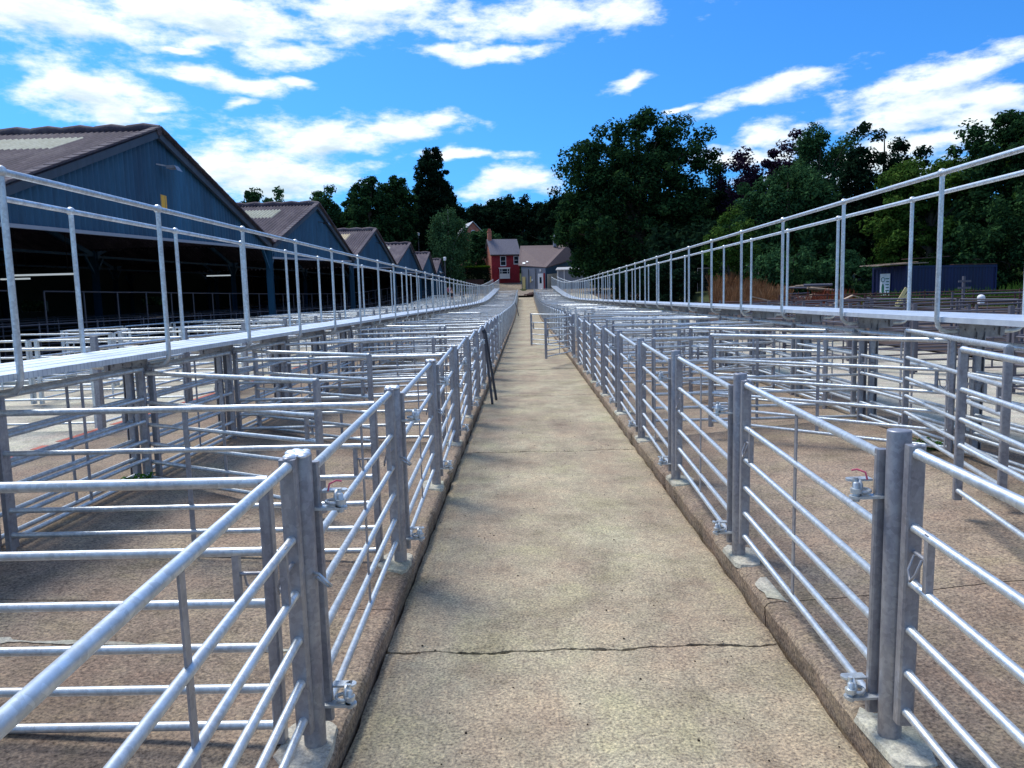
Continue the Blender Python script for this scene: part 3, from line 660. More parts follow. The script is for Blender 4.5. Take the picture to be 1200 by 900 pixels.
# ------------------------------------------------------------------ raised walkways
def walkway(side, xi, xo, zd, ztop):
    root = empty('walkway', ((xi + xo) / 2, 0, 0), 0, 'raised galvanised walkway with twin handrails running over the pens on the %s' % SN[side], 'walkway')
    cx_ = (xi + xo) / 2; w = abs(xo - xi); ys = [-4 + 1.0 * i for i in range(101)]
    h = w / 2
    prof = [(-h, zd - .042), (-h, zd), (-h + .02, zd + .004)]
    for i in range(1, 4):
        t = -h + w * i / 4; prof += [(t - .012, zd + .004), (t - .008, zd - .003), (t + .008, zd - .003), (t + .012, zd + .004)]
    prof += [(h - .02, zd + .004), (h, zd), (h, zd - .042), (h - .025, zd - .042), (h - .025, zd - .03), (-h + .025, zd - .03), (-h + .025, zd - .042)]
    m = MB(); m.profile(prof, ys, G, True); m.add([(x, -4, z) for x, z in prof], [tuple(range(len(prof)))])
    m.build('deck', M['deck'], root)
    for s in (-1, 1):
        x = s * (h - .0)
        m = MB(); yr = [YK(-3) + P * i * .5 for i in range(2 * (NK + 2) + 1)]
        m.tube([(x + s * .03, y, ztop - .02 + G(y)) for y in yr], .0215, 12)
        hr = m.build('handrail', M['galv'], root)
        m = MB(); xx = x + s * .03; zt = ztop - .02; zb = zd - .125
        m.tube([(xx, 0, zt), (xx, 0, zb + .10), (xx - s * .012, 0, zb + .05), (xx - s * .045, 0, zb + .012), (xx - s * .09, 0, zb), (s * .16, 0, zb)], .0195, 10)
        m.ball((xx, 0, zt), .036, 12, 8)
        me = m.mesh('handrail_post'); me.materials.append(M['galv'])
        for k in range(-2, NK):
            p = bpy.data.objects.new('handrail_post', me); COL.objects.link(p); p.parent = hr; p.location = (0, YK(k), G(YK(k)))
    m = MB(); f0 = CR(cx_)
    m.box(-.036, .036, -.004, .004, f0 - .02, zd - .13); m.box(-.036, -.029, -.026, .026, f0 - .02, zd - .13); m.box(.029, .036, -.026, .026, f0 - .02, zd - .13)
    for i in range(9): m.ring((-.012 if i % 2 else .012, -.0045, f0 + .2 + i * .09), .009, .003, 'y', 8, 4)
    me = m.mesh('support'); me.materials.append(M['galvpost'])
    m = MB(); m.box(-.18, .18, -.012, -.0042, zd - .175, zd - .056); m.box(-.18, .18, -.04, .02, zd - .061, zd - .0555)
    for i in range(4): m.tube([(-.12 + i * .08, -.022, zd - .11), (-.12 + i * .08, -.01, zd - .11)], .011, 6)
    for s in (-1, 1): m.box(min(s * .15, s * .185), max(s * .15, s * .185), -.03, .03, zd - .16, zd - .09)
    mb_ = m.mesh('bracket'); mb_.materials.append(M['galvpost'])
    for k in range(-1, NK):
        p = bpy.data.objects.new('support', me); COL.objects.link(p); p.parent = root; p.location = (0, YK(k), G(YK(k)))
        q = bpy.data.objects.new('bracket', mb_); COL.objects.link(q); q.parent = p
    # round fence posts beside each support
    return root
walkway(-1, -3.05, -3.72, 1.222, 2.42)
walkway(1, 3.45, 4.11, 1.342, 2.53)
# ------------------------------------------------------------------ outer pens beyond the alleys
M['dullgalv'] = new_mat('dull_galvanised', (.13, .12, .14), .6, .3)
def outer_rows(side, xs, y0, n, step, L):
    rm = M['dullgalv'] if side > 0 else None
    ROW = ['front', 'middle', 'rear']
    for r, x in enumerate(xs):
        for k in range(n):
            y = y0 + step * k; z = F(x, y)
            det = y < 14 and r == 0 and side < 0
            if rnd.random() < (.12 if side < 0 else .4): continue
            ang = 0 if rnd.random() < .8 else rnd.uniform(-.8, .8)
            a = (x, y); b_ = (x + math.sin(ang) * L, y + math.cos(ang) * L)
            lab = '%s hurdle, %s line of outer pens beyond the %s alley, %s' % ('dull grey' if rm else 'galvanised', ROW[r], SN[side], ORD[k] if k < 14 else 'far one') if not det else 'galvanised hurdle fronting the outer pens beyond the %s alley, %s of those in view' % (SN[side], ORD[k])
            place_hurdle('outer_hurdle', (a[0], a[1], z), (b_[0], b_[1], F(x, b_[1])), L, 'hurdle', 0., det, lab, 'hurdle', 'outer pen hurdles beyond the %s alley' % SN[side], 5, rm)
    for k in range(n):
        y = y0 + step * k
        if rnd.random() < .1: continue
        xa, xb = xs[0], xs[-1]; s = 1 if xb > xa else -1
        q = int(abs(xb - xa) / 2.35)
        for j in range(q):
            a = xa + s * 2.35 * j + s * .05
            place_hurdle('outer_divider', (a, y, F(a, y)), (a + s * 2.25, y + rnd.choice((0, 0, 0, .5, -.4)), F(a + s * 2.25, y)), 2.25, 'hurdle', 0., False,
                         '%s hurdle across the outer pens beyond the %s alley, %s half, %s' % ('dull grey' if rm else 'galvanised', SN[side], ('front', 'rear')[j % 2], ORD[k] if k < 14 else 'far one'), 'hurdle', 'outer pen dividers beyond the %s alley' % SN[side], 5, rm)
    pw = .034 if side < 0 else .03; m = MB(); m.bbox(-pw, pw, -pw, pw, -.05, 1.12, .006); me = m.mesh('outer_post'); me.materials.append(rm or M['galvpost'])
    for k in range(n):
        o = bpy.data.objects.new('outer_post', me); COL.objects.link(o); y = y0 + step * k; o.location = (xs[0], y - .03, F(xs[0], y))
        tag(o, 'square %s post of the outer pens beyond the %s alley, %s' % ('dull grey' if rm else 'galvanised', SN[side], ORD[k] if k < 14 else 'one of the far ones'), 'post', 'outer pen posts beyond the %s alley' % SN[side])
outer_rows(-1, [-5.1, -7.5, -9.85], 8.9, 31, 2.4, 2.3)
outer_rows(1, [6.2, 10.95], 7.4, 9, 2.4, 2.3)

# ------------------------------------------------------------------ black poles leaning on the left gates
for i, (a, b_) in enumerate([((-.70, 12.95, .99), (-.545, 11.96, -.09)), ((-.68, 13.05, 1.0), (-.50, 12.45, -.09))]):
    m = MB(); m.obox(a, b_, .035, .035); m.tube([a, (a[0] - .02, a[1] + .02, a[2] + .05)], .02, 8)
    tag(m.build('black_pole', M['dark']), ('longer' if i == 0 else 'shorter') + ' of the two black poles leaning on the left gates', 'pole', 'black poles leaning on the left gates')
m = MB(); y = 62; m.obox((-.7, y, F(-.7, y) + .95), (-.45, y - 1, G(y) - .09), .05, .05)
tag(m.build('black_pole', M['dark']), 'far black pole leaning on the left gates near the end of path', 'pole')
# weeds at the walkway feet
for i, (x, y, lab) in enumerate([(-3.25, 6.1, 'small green weed at the foot of the left walkway support'), (3.55, 6.6, 'green weed tuft at the foot of right walkway support'), (3.45, 11.7, 'small weed farther along under the right walkway')]):
    m = MB(); rr = random.Random(i)
    for q in range(70):
        a = rr.uniform(0, 6.28); l = rr.uniform(.04, .13); b0 = (rr.uniform(-.07, .07), rr.uniform(-.09, .09)); c_ = (b0[0] + math.cos(a) * l, b0[1] + math.sin(a) * l)
        h = rr.uniform(.02, .09); w_ = .012; nx_, ny_ = -math.sin(a) * w_, math.cos(a) * w_
        m.add([(b0[0], b0[1], 0), ((b0[0] + c_[0]) / 2 + nx_, (b0[1] + c_[1]) / 2 + ny_, h), (c_[0], c_[1], h * .7), ((b0[0] + c_[0]) / 2 - nx_, (b0[1] + c_[1]) / 2 - ny_, h)], [(0, 1, 2, 3)])
    tag(m.build('weed', M['weed'], loc=(x, y, F(x, y))), lab, 'weed')

# ------------------------------------------------------------------ market sheds
XS = -11.5; DEPTH = 24
VAL = [(16.0, 3.95), (34.5, 4.15), (51.0, 4.35), (67.8, 4.55), (84.7, 4.6), (98.4, 4.7), (110, 5.0)]
APX = [(24.2, 7.02), (42.56, 6.93), (59.0, 6.95), (76.7, 7.12), (92.2, 7.06), (104.5, 6.9)]
SL = ['nearest blue gabled market shed with yellow plate and floodlight', 'second blue gabled market shed from the left, cream rooflight strip', 'third blue gabled market shed with ochre rooflight strip',
      'fourth blue gabled market shed with small cream rooflight', 'fifth blue gabled market shed in the receding row', 'farthest blue gabled market shed by the forecourt']
def shed(i):
    (ya, za), (yb, zb) = VAL[i], VAL[i + 1]; yp, zp = APX[i]
    root = empty('market_shed', (XS, yp, 0), 0, SL[i], 'shed', 'row of gabled market sheds')
    def top(y): return za + (zp - za) * (y - ya) / (yp - ya) if y < yp else zp + (zb - zp) * (y - yp) / (yb - yp)
    lo0, lo1 = za - .5, zb - .12
    def L(x, y, z): return (x - XS, y - yp, z)
    # corrugated gable cladding
    m = MB(); step = .045 if i < 2 else .09; n = int((yb - ya) / step); vs = []
    for j in range(n + 1):
        y = ya + (yb - ya) * j / n; dx = (.05 if i < 2 else .07) * math.sin(2 * math.pi * y / (.27 if i < 2 else .45)); zl = lo0 + (lo1 - lo0) * (y - ya) / (yb - ya)
        vs += [L(XS + dx, y, min(zl, top(y) - .02)), L(XS + dx, y, top(y))]
    m.add(vs, [(2 * j, 2 * j + 2, 2 * j + 3, 2 * j + 1) for j in range(n)], True)
    m.build('cladding', M['blue'], root)
    m = MB(); m.obox(L(XS + .05, ya + .2, lo0), L(XS + .05, yb - .2, lo1), .10, .09); m.build('drip_trim', M['grey'], root)
    # corrugated roof slopes with rooflight strips left out and filled by their own sheets
    rt = MB(); rl = MB(); pitch = .18; st = pitch / 4 if i < 3 else pitch / 2
    if i >= 3: pitch *= 2; st *= 2
    nxr = int((DEPTH + .25) / st); amp = .042 if i < 3 else .06
    t0, t1 = .13, .34; xr0, xr1 = XS - 1.5, XS - (7.5 if i == 0 else 4.2 if i == 1 else 3.4)
    for (y0, z0, y1, z1, front) in ((yp, zp, ya - .15, za - .05, True), (yp, zp, yb + .1, zb - .03, False)):
        ts = [0, t0, t1, .55, 1.0]
        g0 = []
        for j in range(nxr + 1):
            x = XS + .25 - j * st; dz = amp * math.sin(2 * math.pi * x / pitch)
            for t in ts: g0.append(L(x, y0 + (y1 - y0) * t, z0 + (z1 - z0) * t + dz + .03 + (.025 * t)))
        nt_ = len(ts); fr = []; fl = []
        for j in range(nxr):
            xm = XS + .25 - (j + .5) * st
            for q in range(nt_ - 1):
                f = (j * nt_ + q, j * nt_ + q + 1, (j + 1) * nt_ + q + 1, (j + 1) * nt_ + q)
                (fl if (front and q == 1 and xr1 < xm < xr0) else fr).append(f)
        rt.add(g0, fr, True)
        if fl: rl.add(g0, fl, True)
    ro = rt.build('roof', M['roof'], root)
    rl.build('rooflight', M['rooflight2'] if i == 2 else M['rooflight'], ro)
    m = MB()   # scalloped ridge caps
    x = XS + .25
    while x > XS - DEPTH:
        m.tube([L(x, yp, zp + .03), L(x - .5, yp, zp + .10), L(x - 1.0, yp, zp + .06), L(x - 1.02, yp, zp + .03)], [.16, .17, .16, .13], 8); x -= 1.0
    m.build('ridge_cap', M['roof'], ro)
    # barge boards: pale verge sheet plus dark board
    for (y1, z1) in ((ya - .1, za), (yb + .05, zb)):
        m = MB(); m.obox(L(XS + .16, yp, zp - .04), L(XS + .16, y1, z1 - .04), .10, .30); m.build('bargeboard', M['fascia'], root)
        m = MB(); n = 40
        for q in range(n):
            a = q / n; b2 = (q + 1) / n; m.obox(L(XS + .2, yp + (y1 - yp) * a, zp + (z1 - zp) * a + .13), L(XS + .2, yp + (y1 - yp) * b2, zp + (z1 - zp) * b2 + .13 + .012 * (q % 2)), .24, .05)
        m.build('verge_sheet', M['roof'], root)
    # columns and trusses
    for yv, zv in ((ya, za),) + (((yb, zb),) if i == 5 else ()):
        for xx in (XS, XS - 8, XS - 16, XS - DEPTH + .3):
            m = MB(); m.box(xx - XS - .13, xx - XS + .13, yv - yp - .1, yv - yp - .085, F(-11.5, yv) - .05, zv); m.box(xx - XS - .13, xx - XS + .13, yv - yp + .085, yv - yp + .1, F(-11.5, yv) - .05, zv)
            m.box(xx - XS - .008, xx - XS + .008, yv - yp - .085, yv - yp + .085, F(-11.5, yv) - .05, zv)
            m.obox(L(xx, yv + .1, zv - 1.0), L(xx, yv + .8, zv - .15), .1, .1); m.obox(L(xx, yv - .1, zv - 1.0), L(xx, yv - .8, zv - .15), .1, .1)
            m.build('column', M['bluesteel'], root)
    for xx in (XS - 8, XS - 16):
        m = MB(); m.obox(L(xx, ya, za - .2), L(xx, yp, zp - .25), .12, .2); m.obox(L(xx, yb, zb - .2), L(xx, yp, zp - .25), .12, .2); m.obox(L(xx, ya, za - .25), L(xx, yb, zb - .2), .08, .1)
        m.build('truss', M['bluesteel'], root)
    # rear wall with openings
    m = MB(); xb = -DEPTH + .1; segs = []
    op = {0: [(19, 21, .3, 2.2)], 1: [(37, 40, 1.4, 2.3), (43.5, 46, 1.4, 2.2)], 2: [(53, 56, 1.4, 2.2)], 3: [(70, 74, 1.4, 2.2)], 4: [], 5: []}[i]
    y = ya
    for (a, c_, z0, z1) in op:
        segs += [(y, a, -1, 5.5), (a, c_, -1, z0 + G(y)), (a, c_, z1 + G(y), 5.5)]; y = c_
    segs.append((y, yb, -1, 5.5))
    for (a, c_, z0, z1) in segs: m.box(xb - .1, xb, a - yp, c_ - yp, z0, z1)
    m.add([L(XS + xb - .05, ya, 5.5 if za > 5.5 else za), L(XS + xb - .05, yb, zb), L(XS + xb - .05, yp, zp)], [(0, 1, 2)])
    if i == 0: m.box(xb, 0, ya - yp - .12, ya - yp - .02, -1, za)  # unseen side wall, added to keep the interior dark
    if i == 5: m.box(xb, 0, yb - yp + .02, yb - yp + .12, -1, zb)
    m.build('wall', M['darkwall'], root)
    # lamps inside
    if i < 2:
        for (lx, ly, lz, ll) in (((-8, .5, 2.95, 2.6), (-11.5, 4, 2.95, 1.3)) if i == 0 else ((-8, 0, 3.4, 1.5),)):
            m = MB(); m.box(lx - ll / 2, lx + ll / 2, ly + 6 - .06, ly + 6 + .06, lz, lz + .07); lp = m.build('strip_light', M['lampglow'], root)
            m = MB()
            for s in (-1, 1): m.box(lx + s * ll * .4 - .01, lx + s * ll * .4 + .01, ly + 5.99, ly + 6.01, lz + .07, lz + 2.2)
            m.build('hanger', M['dark'], lp)
    # floodlight
    if i < 4:
        m = MB(); fy = 24.6 if i == 0 else yp + .9; fz = 6.0 if i == 0 else zp - .9
        m.obox(L(XS, fy - .3, fz + .05), L(XS + .35, fy, fz), .04, .04); m.box(.25, .5, fy - yp - .16, fy - yp + .16, fz - .06, fz + .03)
        m.add([(.5, fy - yp - .16, fz + .03), (.5, fy - yp + .16, fz + .03), (.62, fy - yp + .2, fz - .14), (.62, fy - yp - .2, fz - .14)], [(0, 1, 2, 3)])
        m.build('floodlight', M['dark'] if i else M['grey'], root)
    if i == 0:
        m = MB(); m.box(.03, .045, 24.35 - yp, 24.75 - yp, 4.68, 5.12); m.build('plate', M['yellow'], root)
for i in range(6): shed(i)
# handrail standing inside the shed mouths, seen as a thin pale line
def pipe_fence(name, pts, zs, zt, mat, r, label, cat, group=None, step=2.4):
    root = empty(name, (pts[0][0], pts[0][1], 0), 0, label, cat, group); ox, oy = pts[0]
    (x0, y0), (x1, y1) = pts; L = math.hypot(x1 - x0, y1 - y0); n = max(1, int(L / step))
    for z in zs:
        m = MB(); m.tube([(x0 + (x1 - x0) * i / n - ox, y0 + (y1 - y0) * i / n - oy, F(x0, y0 + (y1 - y0) * i / n) + z + random.uniform(-.01, .01)) for i in range(n + 1)], r, 8); m.build('rail', mat, root)
    for i in range(n + 1):
        x, y = x0 + (x1 - x0) * i / n, y0 + (y1 - y0) * i / n; m = MB(); m.tube([(x - ox, y - oy, F(x0, y) - .1), (x - ox, y - oy, F(x0, y) + zt)], r * 1.25, 8); m.build('post', mat, root)
    return root
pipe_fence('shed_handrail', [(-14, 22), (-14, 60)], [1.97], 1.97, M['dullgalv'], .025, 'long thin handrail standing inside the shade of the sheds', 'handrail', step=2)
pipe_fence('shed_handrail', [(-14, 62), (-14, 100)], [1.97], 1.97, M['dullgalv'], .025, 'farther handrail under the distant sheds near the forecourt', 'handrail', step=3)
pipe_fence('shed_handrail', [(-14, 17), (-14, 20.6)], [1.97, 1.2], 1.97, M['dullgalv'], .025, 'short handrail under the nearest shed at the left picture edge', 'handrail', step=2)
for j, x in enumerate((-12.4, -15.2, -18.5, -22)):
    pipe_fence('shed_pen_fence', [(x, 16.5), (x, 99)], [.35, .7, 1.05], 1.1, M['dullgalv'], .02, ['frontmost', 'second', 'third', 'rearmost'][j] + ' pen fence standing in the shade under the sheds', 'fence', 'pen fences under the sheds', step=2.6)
rr = random.Random(9)
for j in range(12):
    x = rr.uniform(-20, -13); y = 19 + j * 4.5
    pipe_fence('shed_pen_fence', [(x, y), (x - 4, y)], [.35, .7, 1.05], 1.1, M['dullgalv'], .02, ORD[j] + ' crosswise pen fence in the shade under the sheds', 'fence', 'crosswise pen fences under the sheds', step=2)

# ------------------------------------------------------------------ foliage
def leaves_mesh(name, C_, R_, n_per, size, seed, flat=.3, squash=(1, 1, 1), droop=0.):
    """leaf quads scattered through clumps C_ (n,3) of radii R_"""
    g = np.random.default_rng(seed); C_ = np.asarray(C_, float); R_ = np.asarray(R_, float)
    k = len(C_); n = k * n_per
    c = np.repeat(C_, n_per, 0); r = np.repeat(R_, n_per)
    d = g.normal(size=(n, 3)); d /= np.linalg.norm(d, axis=1)[:, None]; rr = r * g.random(n) ** .45
    p = c + d * rr[:, None] * np.array(squash)
    if droop: p[:, 2] -= np.abs(g.normal(size=n)) * droop
    nrm = g.normal(size=(n, 3)) * flat * 2 + d * .8 + np.array([0, 0, .5]); nrm /= np.linalg.norm(nrm, axis=1)[:, None]
    a = np.cross(nrm, g.normal(size=(n, 3))); a /= np.linalg.norm(a, axis=1)[:, None]; b_ = np.cross(nrm, a)
    s = size * g.uniform(.55, 1.3, n)[:, None]
    V = np.stack([p + a * s, p + b_ * s * .55, p - a * s, p - b_ * s * .55], 1).reshape(-1, 3)
    me = bpy.data.meshes.new(name); me.vertices.add(4 * n); me.vertices.foreach_set('co', V.astype(np.float32).ravel())
    me.loops.add(4 * n); me.loops.foreach_set('vertex_index', np.arange(4 * n, dtype=np.int32)); me.polygons.add(n)
    me.polygons.foreach_set('loop_start', np.arange(0, 4 * n, 4, dtype=np.int32)); me.polygons.foreach_set('loop_total', np.full(n, 4, np.int32)); me.update(calc_edges=True)
    return me
def clumps(env, n, rc, g, shell=.5):
    """env: list of ellipsoids (cx,cy,cz,rx,ry,rz); clump centres mostly near the surface"""
    vol = np.array([e[3] * e[4] * e[5] for e in env]) ** (2 / 3); w = vol / vol.sum(); out = []; rad_ = []
    for _ in range(n):
        e = env[g.choice(len(env), p=w)]; d = g.normal(size=3); d /= np.linalg.norm(d)
        t = g.uniform(shell, 1) ** .6 if g.random() < .75 else g.random() ** .5 * .8
        t *= 1 + .09 * g.normal()
        out.append([e[0] + d[0] * e[3] * t, e[1] + d[1] * e[4] * t, e[2] + d[2] * e[5] * t]); rad_.append(rc * g.uniform(.55, 1.35))
    return out, rad_
def tree(name, label, cat, x, y, env, nclump, rc, n_per, size, leaf, seed, bark='bark', trunk_r=.35, group=None, droop=0., squash=(1, 1, .8), z0=None, trunk_h=None, limbs=9):
    z = hill(x, y) if z0 is None else z0
    root = empty(name, (x, y, z), 0, label, cat, group); g = np.random.default_rng(seed)
    C_, R_ = clumps(env, nclump, rc, g)
    me = leaves_mesh('crown', C_, R_, n_per, size, seed + 1, squash=squash, droop=droop); me.materials.append(M[leaf])
    cr = bpy.data.objects.new('crown', me); COL.objects.link(cr); cr.parent = root
    top = max(e[2] + e[5] * .6 for e in env); m = MB()
    m.tube([(0, 0, -.4), (.05, 0, top * .2), (-.1, .1, top * .5), (.05, -.05, top * .8), (0, 0, top)], [trunk_r * 1.35, trunk_r, trunk_r * .75, trunk_r * .4, .05], 9)
    idx = g.choice(len(C_), min(limbs * 2, len(C_)), replace=False)
    for j in idx:
        c = C_[j]; h0 = max(top * .18, min(c[2] * .6, top * .7)); mid = (c[0] * .5, c[1] * .5, (h0 + c[2]) / 2 + .3)
        m.tube([(0, 0, h0), mid, tuple(c)], [trunk_r * .42, trunk_r * .22, .04], 6)
    m.build('trunk', M[bark], root)
    return root
# oak right of centre (profile taken in metres)
def E(px, py, rpx, rpz, k, X, z, dy=0, ry=None):
    return ((px - X) * k, dy, (z - py) * k, rpx * k, (ry or rpx) * k * .9, rpz * k)
OX, OZ, OK = 748, 336, .1129
oak_env = [E(745, 250, 82, 75, OK, OX, OZ), E(700, 200, 42, 42, OK, OX, OZ), E(745, 165, 45, 38, OK, OX, OZ), E(795, 185, 40, 42, OK, OX, OZ), E(690, 262, 42, 55, OK, OX, OZ), E(800, 262, 38, 50, OK, OX, OZ), E(735, 300, 65, 32, OK, OX, OZ), E(750, 215, 60, 60, OK, OX, OZ)]
tree('oak_tree', 'huge round-crowned dark oak standing tallest right of the brick cottage', 'tree', 15.1, 100, oak_env, 430, 1.45, 170, .25, 'leaf_oak', 1, trunk_r=.75, limbs=16, z0=1.7)
def column_env(h, r, n=6, taper=.5):
    return [(0, 0, h * (.18 + .8 * i / n), r * (1 - taper * (i / n) ** 1.5), r * (1 - taper * (i / n) ** 1.5), h / n * .95) for i in range(n)]
tree('conifer_tree', 'dark narrow conifer squeezed between the oak and the purple beech', 'tree', 26.9, 105, column_env(16.5, 2.7, 6, .7), 120, 1.0, 150, .22, 'leaf_dark', 2, trunk_r=.3)
tree('beech_tree', 'purple-leaved copper beech behind the right-hand trees', 'tree', 31, 95, [(0, 0, 9, 5.8, 5, 6), (-3, 0, 11, 3.8, 4, 4.5), (2.2, 0, 13.2, 3.6, 4, 4), (5, 0, 12, 3.2, 3, 4.4)], 190, 1.1, 150, .22, 'leaf_purple', 3)
tree('birch_tree', 'thin-topped airy tree rising beside the copper beech', 'tree', 32.4, 85, [(0, 0, 8, 3.4, 3, 6), (.4, 0, 14, 3.4, 2.8, 3.2), (-.8, 0, 16.0, 1.7, 1.6, 1.6), (2.8, 0, 13, 1.8, 1.6, 2.4)], 120, .85, 110, .17, 'leaf_mid', 4, droop=.5, trunk_r=.22)
tree('willow_tree', 'broad mid-green bushy tree behind the dry grass on the right', 'tree', 25.0, 73, [(0, 0, 5.6, 5.6, 5, 5.6), (-2.8, 0, 4, 3.2, 3.5, 4.2), (3.2, 0, 5.5, 3.4, 3.5, 5), (.8, 0, 9, 3.8, 3.5, 2.7)], 210, 1.0, 190, .17, 'leaf_mid', 5)
tree('alder_tree', 'spiky dark tree with split crown right of the bushy green tree', 'tree', 33.4, 72, [(0, 0, 6, 3.4, 3, 5.4), (-1.4, 0, 11.5, 1.5, 1.6, 3.2), (1.8, 0, 11, 1.7, 1.6, 2.8), (3.6, 0, 9, 1.6, 1.6, 2.4), (-2.6, 0, 9.4, 1.4, 1.4, 2)], 160, .8, 150, .17, 'leaf_dark', 6, trunk_r=.25)
tree('ash_tree', 'lower mixed green tree behind the blue container', 'tree', 34.8, 66, [(0, 0, 5, 5, 4, 5.4), (-2, 0, 8, 2.6, 2.6, 2.4), (2.4, 0, 8.6, 2.8, 2.6, 2.2)], 170, .9, 190, .17, 'leaf_green', 7)
tree('ash_tree', 'tall dark-topped tree at the right picture edge', 'tree', 38.6, 62, [(0, 0, 6, 5, 4.5, 6), (.5, 0, 10.4, 3.8, 3.5, 2.8), (2.6, 0, 11.6, 2.8, 3, 2.2)], 190, 1.0, 190, .18, 'leaf_oak', 8)
tree('ash_tree', 'bushy olive green tree cut by the right picture edge', 'tree', 41.5, 60, [(0, 0, 6, 4.6, 4, 6), (1, 0, 10, 3.6, 3.5, 3)], 140, 1.0, 170, .18, 'leaf_green', 9)
tree('shrub', 'low green bush growing against the back of blue container', 'bush', 20.0, 57, [(0, 0, 1.6, 3.2, 2.5, 2.2)], 60, .7, 160, .13, 'leaf_mid', 10, trunk_r=.08, limbs=3)
tree('shrub', 'green bush between the dry grass and blue container', 'bush', 22.6, 54.5, [(0, 0, 1.7, 2.2, 2.0, 2.4)], 50, .6, 160, .12, 'leaf_mid', 11, trunk_r=.08, limbs=3)
tree('shrub', 'tall bush with yellowish leaves by the willow, behind the handrail', 'bush', 16.6, 62, [(0, 0, 3, 1.8, 1.8, 3.4)], 50, .6, 160, .13, 'leaf_green', 12, trunk_r=.1, limbs=3)
tree('shrub', 'dark bush overhanging the right end of blue container', 'bush', 34.5, 53, [(0, 0, 2.8, 4.4, 2.5, 3.4)], 90, .8, 170, .15, 'leaf_oak', 13, trunk_r=.12, limbs=3)
tree('shrub', 'added dark bush standing in for shade left of the dry grass below the huge oak', 'bush', 12.2, 62, [(0, 0, 1.5, 2.2, 2.2, 2.0)], 60, .6, 150, .13, 'leaf_dark', 14, trunk_r=.08, limbs=3)  # bush added to darken the shaded ground here
tree('shrub', 'second added dark bush standing in for shade farther left under the huge oak', 'bush', 11.0, 70, [(0, 0, 1.6, 3.0, 2.2, 2.2)], 70, .7, 150, .15, 'leaf_dark', 15, trunk_r=.08, limbs=3)  # also added, in place of deep shade beneath the oak
# left and centre background
def rt(name, lab, x, y, H, r, leaf, seed, kind='round', n=110, rc=.9, size=.26, per=120, **kw):
    if kind == 'round': env = [(0, 0, H * .55, r, r, H * .42), (r * .35, 0, H * .78, r * .6, r * .6, H * .2), (-r * .4, 0, H * .66, r * .6, r * .6, H * .22)]
    elif kind == 'column': env = column_env(H, r, 6, .62)
    elif kind == 'clumpy': env = [(0, 0, H * .5, r * .8, r, H * .4), (-r * .45, 0, H * .8, r * .45, r * .5, H * .17), (r * .5, 0, H * .72, r * .5, r * .5, H * .18), (r * .1, 0, H * .9, r * .35, r * .4, H * .09)]
    return tree(name, lab, 'tree', x, y, env, n, rc, per, size, leaf, seed, **kw)
rt('ash_tree', 'dark round treetop just right of the nearest shed roof', -34.3, 95, 14.4, 2.6, 'leaf_oak', 21, n=70)
rt('poplar_tree', 'thin pale treetop above the second shed ridge', -35.7, 110, 15.6, 2.2, 'leaf_mid', 22, n=55, per=80)
rt('pine_tree', 'slender tall tree left of the twin dark trees above sheds', -30.7, 120, 17.6, 2.9, 'leaf_mid', 23, 'column', n=90)
rt('ash_tree', 'low green tree filling between slender tree and twin trees', -28.4, 125, 15.0, 4.0, 'leaf_mid', 24, n=110)
rt('alder_tree', 'left of the twin dark clumpy trees above the third shed', -22.7, 115, 17.1, 3.5, 'leaf_oak', 25, 'clumpy', n=150)
rt('alder_tree', 'right of the twin dark clumpy trees above the third shed', -19.2, 118, 17.7, 3.3, 'leaf_oak', 26, 'clumpy', n=150)
rt('redwood_tree', 'very tall dark conical conifer left of the brick cottage', -14.3, 125, 21.6, 4.6, 'leaf_dark', 27, 'column', n=520, rc=.75, per=120, trunk_r=.6)
rt('birch_tree', 'pale green weeping birch in front of the tall dark conifer', -10.8, 112, 12.6, 3.0, 'leaf_birch', 28, 'clumpy', n=110, rc=.8, size=.16, per=170, bark='birchbark', droop=1.2, trunk_r=.2)
rt('ash_tree', 'leafy tree under the weeping birch behind the hedge', -7.6, 134, 8.6, 3.4, 'leaf_mid', 29, n=90, rc=.8)
rt('ash_tree', 'dark tree behind the weeping birch above the hedge', -14.5, 138, 8.6, 3.6, 'leaf_oak', 30, n=110)
rt('ash_tree', 'dark tree behind the last sheds, left of the birch', -20.5, 146, 10.0, 4.2, 'leaf_oak', 34, n=110)
rt('ash_tree', 'green tree behind the white-edged gable on the left', -27.5, 142, 12.0, 4.6, 'leaf_mid', 35, n=120)
for j, (x, y, zt, r) in enumerate([(-17.0, 168, 22.5, 5), (-11.5, 172, 21.8, 4.6), (-6.5, 176, 24.2, 5.6), (.1, 172, 22.9, 6.2), (6.8, 168, 22.4, 6.0), (13, 165, 23.5, 6.5), (20, 165, 23, 6.5), (-24, 165, 21, 6), (-31, 160, 19.5, 6), (-39, 158, 18, 6.5), (-48, 150, 18, 7), (27, 160, 22, 6.5), (35, 150, 22, 6.5)]):
    rt('woodland_tree', ['rounded dark tree', 'broad dark tree', 'leafy dark tree'][j % 3] + ' on the wooded hillside behind the cottage, ' + ORD[j].replace('nearest', 'first') + ' of its line', x, y, zt - hill(x, y) + .2, r, 'leaf_dark', 40 + j, n=130, rc=1.3, size=.36, per=110, group='trees of the wooded hillside')
rt('oak_tree', 'dark tree merging with the left side of huge oak', 7.9, 132, 16.0, 4.8, 'leaf_dark', 60, n=150, rc=1.1, size=.28)
rt('oak_tree', 'dark tree filling the gap below the narrow conifer', 24.5, 112, 9.5, 5.0, 'leaf_dark', 61, n=130, rc=1.1, size=.28)
rt('oak_tree', 'dark low-branched tree behind the trunk of the huge oak', 19, 118, 10.5, 6.0, 'leaf_dark', 62, n=150, rc=1.2, size=.3)
